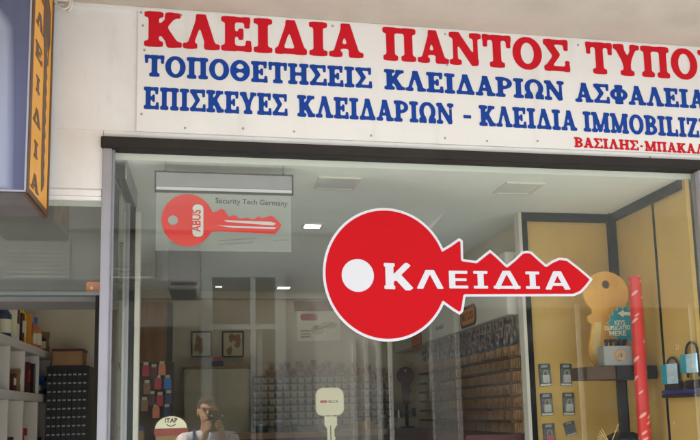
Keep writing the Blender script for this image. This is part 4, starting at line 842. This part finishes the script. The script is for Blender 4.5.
g = G(); ftext(g, 'ITAP', cx_-.026, l[1]+.024, .026, XZ(DY-.001), width=.05, bold=.02); g.tube([(cx_-.018+.036*k/8, DY-.001, l[1]+.017-.008*math.sin(math.pi*k/8)) for k in range(9)], .0018, 5); g.build('lettering', 'maroon', t)
# merchandise behind the partition post, red and blue packets on hooks
cols = ['redpack', 'maroon', 'pinkpack', 'redpack', 'bluepack', 'navy', 'cardb', 'maroon', 'redpack', 'cardb', 'navy', 'pinkpack']
names = ['red', 'maroon', 'salmon', 'second red', 'bright blue', 'navy', 'brown', 'dark maroon', 'lower red', 'lower brown', 'lower navy', 'lower salmon']
t = thing('merchandise_panel', (-.36, 2.28, 1.2), 'dim brown hook panel behind the pale partition post', 'panel')
G().box(-.62, -.24, 2.295, 2.31, 1.2, at(150, 362, 2.25)[2]).build('panel_board', 'dimbrown', t); G().box(-.45, -.41, 2.311, 2.34, .01, 1.9).build('panel_leg', 'darkplastic', t)
pos = [(146, 370), (154, 372), (162, 369), (158, 383), (167.5, 383), (168.5, 398), (147, 388), (152, 399), (160, 400), (144.5, 405), (167, 412), (156, 412)]
where = ['top row beside the post', 'top row in the middle', 'top row at the right', 'second row in the middle', 'second row at the right edge', 'third row at the right edge', 'second row beside the post', 'third row left of centre', 'third row in the centre', 'third row beside the post', 'bottom row at the right', 'bottom row in the middle']
for (px, py), cm, nm, wh in zip(pos, cols, names, where):
    p = at(px, py, 2.27); t = thing('hanging_packet', p, f'{nm.split()[-1]} packet on the brown hook panel, {wh}', 'packet', 'packets on the brown hook panel')
    G().box(p[0]-.022, p[0]+.022, 2.262, 2.28, p[2]-.04, p[2]+.03, .004).build('packet_bag', cm, t); G().box(p[0]-.015, p[0]+.015, 2.266, 2.272, p[2]+.0305, p[2]+.05).build('header_card', 'dimbeige', t)
    G().cyl((p[0], 2.25, p[2]+.045), (p[0], 2.2945, p[2]+.045), .002, n=6).build('hook', 'steel', t)
p = at(140.5, 431, .6); tag(G().box(p[0]-.012, p[0]+.012, .58, .66, .7605, p[2], .002).slot(1).box(p[0]-.010, p[0]+.010, .6, .64, p[2]+.0003, p[2]+.02).build('paper_carton', ['cardb', 'navy']), 'narrow tan carton with navy top beside the pale post', 'carton')
# ------------------------------------------------------------------ doorway side : shelves along the left wall
sx1 = -.98
t = thing('wall_shelf', (-1.25, 1.45, 0), 'white open shelf unit with dividers along the left wall inside the doorway', 'shelf')
bz = [float(atx(47, 351, sx1)[2]), float(atx(40, 394, sx1)[2]), 1.40, 1.05, .7, .35]
for z in bz: G().box(-1.499, sx1, .5, 2.29, z-.045, z, .002).build('shelf_board', 'white', t)
for i, (z0, z1) in enumerate(zip(bz[1:], bz[:-1])):
    for y in (.52, .95, 1.22, 1.55, 1.92, 2.27): G().box(-1.495, sx1-.004, y-.009, y+.009, z0+.001, z1-.046).build('divider', 'white', t)
G().box(-1.499, -1.485, .5, 2.29, .02, 2.5).build('back_board', 'inwall', t)
def bottle(px, zb_, h, r, mb, mc, label, kind=0):
    p = atx(px*.92, 330, sx1-.07); x, y = sx1-.07, float(p[1]); z = zb_+.0008
    t = thing('shelf_bottle' if kind == 0 else 'shelf_box', (x, y, z), label, 'bottle' if kind == 0 else 'box')
    if kind == 0:
        G().cyl((x, y, z), (x, y, z+h*.62), r, n=16).cyl((x, y, z+h*.62), (x, y, z+h*.8), r, r*.4, n=16).build('bottle_body', mb, t); G().cyl((x, y, z+h*.801), (x, y, z+h), r*.42, n=12).build('cap', mc, t)
        G().cyl((x, y, z+h*.15), (x, y, z+h*.5), r*1.02, n=16, caps=False).build('label_band', 'cream', t)
    else:
        G().box(x-.05, x+.05, y-r, y+r, z, z+h, .002).build('box_body', mb, t); G().box(x-.03, x+.0508, y-r*.7, y+r*.7, z+h*.35, z+h*.75).build('print', mc, t)
zz = bz[0]
for px, h, r, mb, mc, lb, k in ((3, .20, .04, 'navy', 'yellowpack', 'dark bottle with yellow cap at the near end of the top shelf', 0), (8.5, .26, .035, 'cream', 'maroon', 'tall cream box on the top shelf near its front end', 1), (14.5, .16, .03, 'maroon', 'cream', 'low maroon box between cream box and yellow bottle', 1), (19.5, .26, .042, 'yellowpack', 'yellowpack', 'tall yellow bottle on the top shelf', 0), (25, .18, .03, 'orange', 'cardb', 'orange box beside the tall yellow bottle', 1), (31, .17, .05, 'pinkpack', 'bluepack', 'wide salmon bottle with blue cap on the top shelf', 0), (37, .20, .045, 'pinkpack', 'bluepack', 'second salmon bottle with blue cap, nearer the drawer cabinet', 0), (42, .13, .045, 'darkplastic', 'grey', 'short black bottle at the far end of the top shelf', 0), (45.5, .13, .04, 'cardb', 'cream', 'small brown box at the far end of the top shelf', 1)):
    bottle(px, zz, h, r, M[mb], mc, lb, k)
zz = bz[1]
for px, h, r, mb, mc, lb in ((7, .09, .035, 'maroon', 'cream', 'small maroon box at the near end of the second shelf'), (23, .17, .04, 'maroon', 'redpack', 'stacked dark red box in a compartment of the second shelf'), (29.5, .17, .04, 'darkplastic', 'midgrey', 'black box beside the dark red box on the second shelf'), (36, .07, .06, 'bluepack', 'cream', 'low bright blue box on the second shelf'), (42, .11, .06, 'bluepack', 'white', 'taller bright blue box on the second shelf next to the drawers'), (45.8, .06, .05, 'white', 'bluepack', 'flat white box at the far end of the second shelf')):
    bottle(px, zz, h, r, M[mb], mc, lb, 1)
for px, h, r, mb, mc, lb in ((13.5, .12, .022, 'cardb', 'cream', 'narrow brown box beside the small maroon box on the second shelf'), (33, .12, .02, 'cream', 'redpack', 'narrow cream box behind the black box on the second shelf'), (39.5, .03, .05, 'cream', 'bluepack', 'flat cream pad between the two blue boxes')):
    bottle(px, zz, h, r, M[mb], mc, lb, 1)
zz = bz[2]
for px, h, r, mb, mc, lb in ((5, .12, .05, 'maroon', 'redpack', 'dark red box at the near end of the third shelf'), (21, .16, .04, 'redpack', 'cream', 'red box in a compartment of the third shelf'), (37, .10, .05, 'navy', 'cream', 'navy box in the far compartment of the third shelf')):
    bottle(px, zz, h, r, M[mb], mc, lb, 1)
# drawer cabinet and cardboard box
DCY = 2.0; a, b = at(46.5, 366, DCY), at(88.5, 366, DCY)
t = thing('drawer_cabinet', ((a[0]+b[0])/2, DCY+.12, 0), 'tall black cabinet of many small labelled drawers seen through the doorway', 'cabinet')
G().box(a[0], b[0], DCY+.012, DCY+.28, .01, a[2], .003).build('carcass', 'darkplastic', t)
nc, nrw = 8, 12; dw = (b[0]-a[0]-.01)/nc; dh = float(at(60, 372, DCY)[2]-at(60, 380.5, DCY)[2])
d0 = None
for r in range(nrw):
    for c in range(nc):
        x = a[0]+.005+c*dw; z = a[2]-.03-r*dh
        if d0 is None:
            g = G().box(x+.002, x+dw-.002, DCY, DCY+.0115, z-dh+.004, z-.002, .002).slot(1).box(x+.005, x+dw-.005, DCY-.002, DCY-.0003, z-dh*.56, z-dh*.36).slot(0).box(x+dw*.35, x+dw*.65, DCY-.007, DCY-.0003, z-dh*.78, z-dh*.66); d0 = g.build('drawer', ['darkplastic', 'grey'], t)
        else:
            o = d0.copy(); COL.objects.link(o); o.parent = t; o.location = (float(c*dw), 0, float(-r*dh))
p, q = at(53, 366, DCY+.05), at(83, 349.5, DCY+.05)
t = thing('cardboard_box', ((p[0]+q[0])/2, DCY+.1, a[2]), 'brown cardboard box on top of the black drawer cabinet', 'box')
G().box(p[0], q[0], DCY+.03, DCY+.2, a[2]+.0005, q[2], .003).build('box_body', 'cardb', t)
G().box(p[0]-.004, q[0]+.004, DCY+.025, DCY+.205, q[2]-.012, q[2]+.003).build('box_lid', 'maroon', t)
p = at(92, 288.5, .06); tag(G().box(p[0]-.02, -.405, .052, .09, p[2]-.026, p[2]+.024, .003).slot(1).cyl((p[0], .0515, p[2]), (p[0], .0495, p[2]), .006).build('reflected_patch_box', ['pinkpack', 'cream']), 'small tan box standing in for a reflected patch in the corner over the doorway', 'reflection stand-in')  # box added in place of a small tan reflection
# ------------------------------------------------------------------ the other side of the street (seen mirrored in the glass)
OY = -10.0
t = thing('street_house', (-5.5, OY, 0), 'pale house across the street with shutters, dark parapet and awning, mirrored in the window', 'building')
gx0, gx1 = -14., 2.75
G().box(gx0, gx1, OY-5, OY, 0, 4.5).build('wall', 'street', t)
G().box(gx0-.05, gx1+.05, OY-5, OY+.25, 4.501, 4.93, .02).build('parapet', 'streetgrey', t)
for x in np.arange(-13.4, 2.0, 1.28):
    if -.3 < x+.5 < 1.6 or -3.1 < x < -2.0: continue
    w = G().box(x, x+1.0, OY+.002, OY+.06, 3.72, 4.38, .01).build('shutter', 'shutter', t)
    g = G()
    for k in range(9): g.box(x+.06, x+.94, OY+.061, OY+.075, 3.77+k*.065, 3.80+k*.065)
    g.build('louvre', 'street', w)
G().box(-2.86, -2.28, OY+.002, OY+.05, .1, 4.23).build('brown_panel', 'streetbrown', t)
G().box(gx0, -.25, OY+.01, OY+1.2, 3.42, 3.56).build('awning', 'awning', t)
for x in np.arange(-13.2, -1.0, 2.4):
    w = G().box(x, x+1.9, OY+.003, OY+.05, .3, 3.0).build('shop_glass', 'darkglass', t); G().box(x-.08, x-.002, OY+.002, OY+.08, .0, 3.1).box(x+1.902, x+1.98, OY+.002, OY+.08, 0, 3.1).build('shop_frame', 'paleframe', w)
w = G().box(.02, .98, OY+.003, OY+.04, .1, 3.78).build('tall_window', 'darkglass', t)
g = G()
for a in ((-.16, .0, 0, 3.9), (1.0, 1.16, 0, 3.9), (.001, .999, 3.79, 3.9), (.60, .68, .1, 3.78), (.001, .599, 2.95, 3.03), (.681, .999, 2.95, 3.03)): g.box(a[0], a[1], OY+.041, OY+.14, a[2], a[3])
g.build('window_frame', 'paleframe', w)
g = G()
for k in range(4): g.box(2.25+k*.2, 2.31+k*.2, OY+.003, OY+.05+.02*(k % 2), .4, 2.8)
g.build('pale_blind', 'street', t)
t = thing('corner_house', (9, OY, 0), 'grey green house with a cut corner roof across the street, mirrored at right', 'building')
P = [(3.62, 0), (18, 0), (18, 5.0), (3.95, 5.0), (3.62, 4.62)]; G().prism(P, lambda u, v, w=0: (u, OY+w, v), -5).build('wall', 'streetgrey', t)
w = G().box(4.1, 17.5, OY+.003, OY+.05, .3, 3.3).build('shop_glass', 'darkglass', t)
for x in np.arange(4.0, 17.4, 2.2): G().box(x, x+.07, OY+.051, OY+.09, .2, 3.36).build('mullion', 'streetback', w)
t = thing('sky_screen_block', (3.2, -18, 0), 'long plain grey block added behind the two street houses to screen the sky from the glass', 'building')  # unseen block added to weaken the sky mirrored in the window
G().box(-24, 30, -24, -17, 0, 11).build('wall', 'streetback', t); G().box(-24.3, 30.3, -24.2, -16.7, 11.001, 11.3).build('sky_screen_slab', 'streetgrey', t)  # wall and top slab of the added sky screen
for x in np.arange(-20, 28, 4.): G().box(x, x+1.2, -16.99, -16.95, 8.6, 10.2).build('window', 'shutter', t); G().box(x, x+1.2, -16.99, -16.95, 1.8, 3.2).build('window', 'shutter', t)  # windows of the added sky screen
# ------------------------------------------------------------------ the photographer, standing in the street with the telephone raised
def remesh(g, name, m, vox, parent=None, smooth=4):
    off = ROOT[parent.name] if parent is not None else np.zeros(3)
    me = bpy.data.meshes.new(name); me.from_pydata([tuple(np.array(p)-off) for p in g.v], [], g.f)
    bm = bmesh.new(); bm.from_mesh(me); bmesh.ops.remove_doubles(bm, verts=bm.verts[:], dist=1e-5); bmesh.ops.recalc_face_normals(bm, faces=bm.faces[:]); bm.to_mesh(me); bm.free()
    o = bpy.data.objects.new(name, me); COL.objects.link(o); r = o.modifiers.new('r', 'REMESH'); r.mode = 'VOXEL'; r.voxel_size = vox
    s = o.modifiers.new('s', 'SMOOTH'); s.iterations = smooth; s.factor = .5
    dg = bpy.context.evaluated_depsgraph_get(); dg.update(); m2 = bpy.data.meshes.new_from_object(o.evaluated_get(dg)); o.modifiers.clear(); o.data = m2; bpy.data.meshes.remove(me)
    m2.materials.clear(); m2.materials.append(M[m])
    for p in m2.polygons: p.use_smooth = True
    if parent is not None: o.parent = parent
    ROOT[o.name] = off; return o
def limb(g, pts, n=14):
    for (p, r), (q, s) in zip(pts[:-1], pts[1:]):
        g.cyl(p, q, r, s, n=n)
    for p, r in pts: g.ell(p, (r, r, r), 14, 10)
    return g
hx, hy, hz0 = -.032, -3.44, 1.632            # head centre
ph = np.array([.012, -3.1215, 1.562])        # phone centre (portrait, lens near its top at the camera)
g = G()
g.ell((hx, hy-.01, hz0+.02), (.071, .092, .100), 22, 16).ell((hx, hy+.025, hz0-.04), (.058, .066, .075), 18, 12).ell((hx, hy+.062, hz0-.088), (.026, .022, .022))
g.cyl((hx, hy+.085, hz0+.012), (hx, hy+.108, hz0-.022), .008, .015, n=10).ell((hx, hy+.103, hz0-.024), (.016, .013, .010)).ell((hx, hy+.078, hz0+.028), (.055, .016, .010)).ell((hx, hy+.085, hz0-.055), (.022, .012, .010))
for s in (-1, 1): g.ell((hx+s*.075, hy-.008, hz0-.005), (.012, .020, .034))
g.cyl((hx, hy-.02, hz0-.06), (hx, hy-.045, hz0-.20), .052, .062, n=16)
limb(g, [((hx-.02*0, hy-.05, 1.40), .085), ((hx, hy-.06, 1.22), .105), ((hx, hy-.05, 1.04), .10), ((hx, hy-.05, .93), .105)])
for s in (-1, 1):
    sh = (hx+s*.175, hy-.05, 1.405); el = (hx+s*.20, hy+.10, 1.16); wr = (ph[0]+s*.062, ph[1]-.055, 1.455)
    limb(g, [((hx+s*.05, hy-.05, 1.43), .055), (sh, .056), ((sh[0]*.5+el[0]*.5, sh[1]*.5+el[1]*.5, sh[2]*.5+el[2]*.5), .047), (el, .041), ((el[0]*.6+wr[0]*.4, el[1]*.6+wr[1]*.4, el[2]*.6+wr[2]*.4+.0), .038), (wr, .026)])
    hip = (hx+s*.09, hy-.05, .90); kn = (hx+s*.105, hy-.02, .49); an = (hx+s*.115, hy-.05, .09)
    limb(g, [(hip, .088), (kn, .056), ((an[0], an[1]-.012, .34), .053), (an, .036)]); g.ell((an[0]+s*.01, an[1]+.07, .05), (.04, .11, .035))
    # palm behind the phone's lower part, five bent fingers over its edge, thumb along the back
    pc = (ph[0]+s*.052, ph[1]-.034, 1.508); limb(g, [(wr, .026), (pc, .027)]); g.ell(pc, (.022, .024, .046))
    for k, (L, zz_) in enumerate(((.030, .040), (.034, .020), (.032, .0), (.024, -.02))):
        b0_ = (pc[0]+s*.006, pc[1]+.012, pc[2]+zz_); b1_ = (ph[0]+s*.048, ph[1]+.004, pc[2]+zz_+.008); b2_ = (ph[0]+s*(.048-L), ph[1]+.0135, pc[2]+zz_+.012)
        limb(g, [(b0_, .0098), (b1_, .0088), (b2_, .0072)], 10)
    limb(g, [((pc[0]-s*.008, pc[1]-.008, pc[2]+.0), .013), ((ph[0]+s*.030, ph[1]-.022, pc[2]+.035), .0105), ((ph[0]+s*.012, ph[1]-.016, pc[2]+.055), .0085)], 10)
person = remesh(g, 'person', 'skin', .0062, smooth=3)
ROOT['person'] = np.zeros(3)
tag(person, 'person in a pale t-shirt holding a telephone up to photograph, mirrored in the shop window', 'person')
g = G()      # hair : cap over the skull with short sides
for k in range(330):
    a = random.uniform(0, 2*math.pi); b = random.uniform(.0, 1.5 if math.sin(a) < .45 else 1.02)
    d = Vector((math.cos(a)*math.sin(b), math.sin(a)*math.sin(b), math.cos(b))); c = Vector((hx+d.x*.073, hy-.012+d.y*.096, hz0+.020+d.z*.104)); g.ell(c, (.015, .015, .011), 8, 6)
remesh(g, 'hair', 'hair', .006, person, 2)
for s in (-1, 1):
    e = G().ell((hx+s*.031, hy+.0845, hz0+.008), (.012, .008, .007)).build('eye', 'eyew', person); G().ell((hx+s*.031, hy+.0915, hz0+.008), (.005, .0025, .005)).build('pupil', 'eye', e)
    G().box(hx+s*.033-.016, hx+s*.033+.016, hy+.088, hy+.096, hz0+.028, hz0+.034, .002).build('eyebrow', 'hair', person)
G().ell((hx, hy+.094, hz0-.056), (.021, .006, .006)).build('mouth', 'lip', person)
g = G()
limb(g, [((hx, hy-.05, 1.415), .095), ((hx, hy-.06, 1.22), .122), ((hx, hy-.05, 1.04), .118), ((hx, hy-.05, .90), .122)]); g.ell((hx, hy-.05, 1.30), (.19, .125, .15)).ell((hx, hy-.05, .98), (.165, .125, .13))
for s in (-1, 1):
    sh = (hx+s*.175, hy-.05, 1.405); el = (hx+s*.20, hy+.10, 1.16); mid = tuple(np.array(sh)*.42+np.array(el)*.58)
    limb(g, [((hx+s*.055, hy-.05, 1.425), .068), (sh, .073), (mid, .064)])
remesh(g, 'shirt', 'shirt', .011, person, 6)
for s in (-1, 1):
    G().tube([(hx+s*.10, hy-.17, 1.30), (hx+s*.105, hy-.12, 1.44), (hx+s*.105, hy-.05, 1.492), (hx+s*.105, hy+.03, 1.45), (hx+s*.11, hy+.085, 1.36), (hx+s*.115, hy+.075, 1.2)], .013, 8).build('strap', 'strapblue', person)
g = G(); g.ell((hx, hy-.05, .90), (.172, .128, .12))
for s in (-1, 1): limb(g, [((hx+s*.09, hy-.05, .88), .102), ((hx+s*.105, hy-.02, .49), .074), ((hx+s*.115, hy-.055, .10), .056)])
remesh(g, 'trousers', 'trousers', .011, person, 5)
for s in (-1, 1):
    g = G(); x = hx+s*.125; g.ell((x, hy+.02, .05), (.048, .125, .045)).ell((x, hy-.06, .065), (.046, .06, .055)).box(x-.04, x+.04, hy-.10, hy+.12, .002, .03); remesh(g, 'shoe', 'shoe', .008, person, 3)
t = thing('telephone', (ph[0], ph[1], ph[2]-.078), 'dark telephone held upright in both hands of the photographer', 'telephone')
G().box(ph[0]-.037, ph[0]+.037, ph[1]-.0045, ph[1]+.0045, ph[2]-.078, ph[2]+.078, .004).build('phone_body', 'darkplastic', t)
G().box(ph[0]-.030, ph[0]+.006, ph[1]+.0046, ph[1]+.0065, ph[2]+.040, ph[2]+.072, .0008).build('lens_plate', 'rubber', t)
G().box(ph[0]-.034, ph[0]+.034, ph[1]-.0052, ph[1]-.0047, ph[2]-.073, ph[2]+.073).build('screen', 'darkglass', t)
for dx, dz in ((-.021, .063), (-.021, .048), (-.004, .063)): G().cyl((ph[0]+dx, ph[1]+.0066, ph[2]+dz), (ph[0]+dx, ph[1]+.0082, ph[2]+dz), .0055, n=16).build('lens_ring', 'greytext', t)
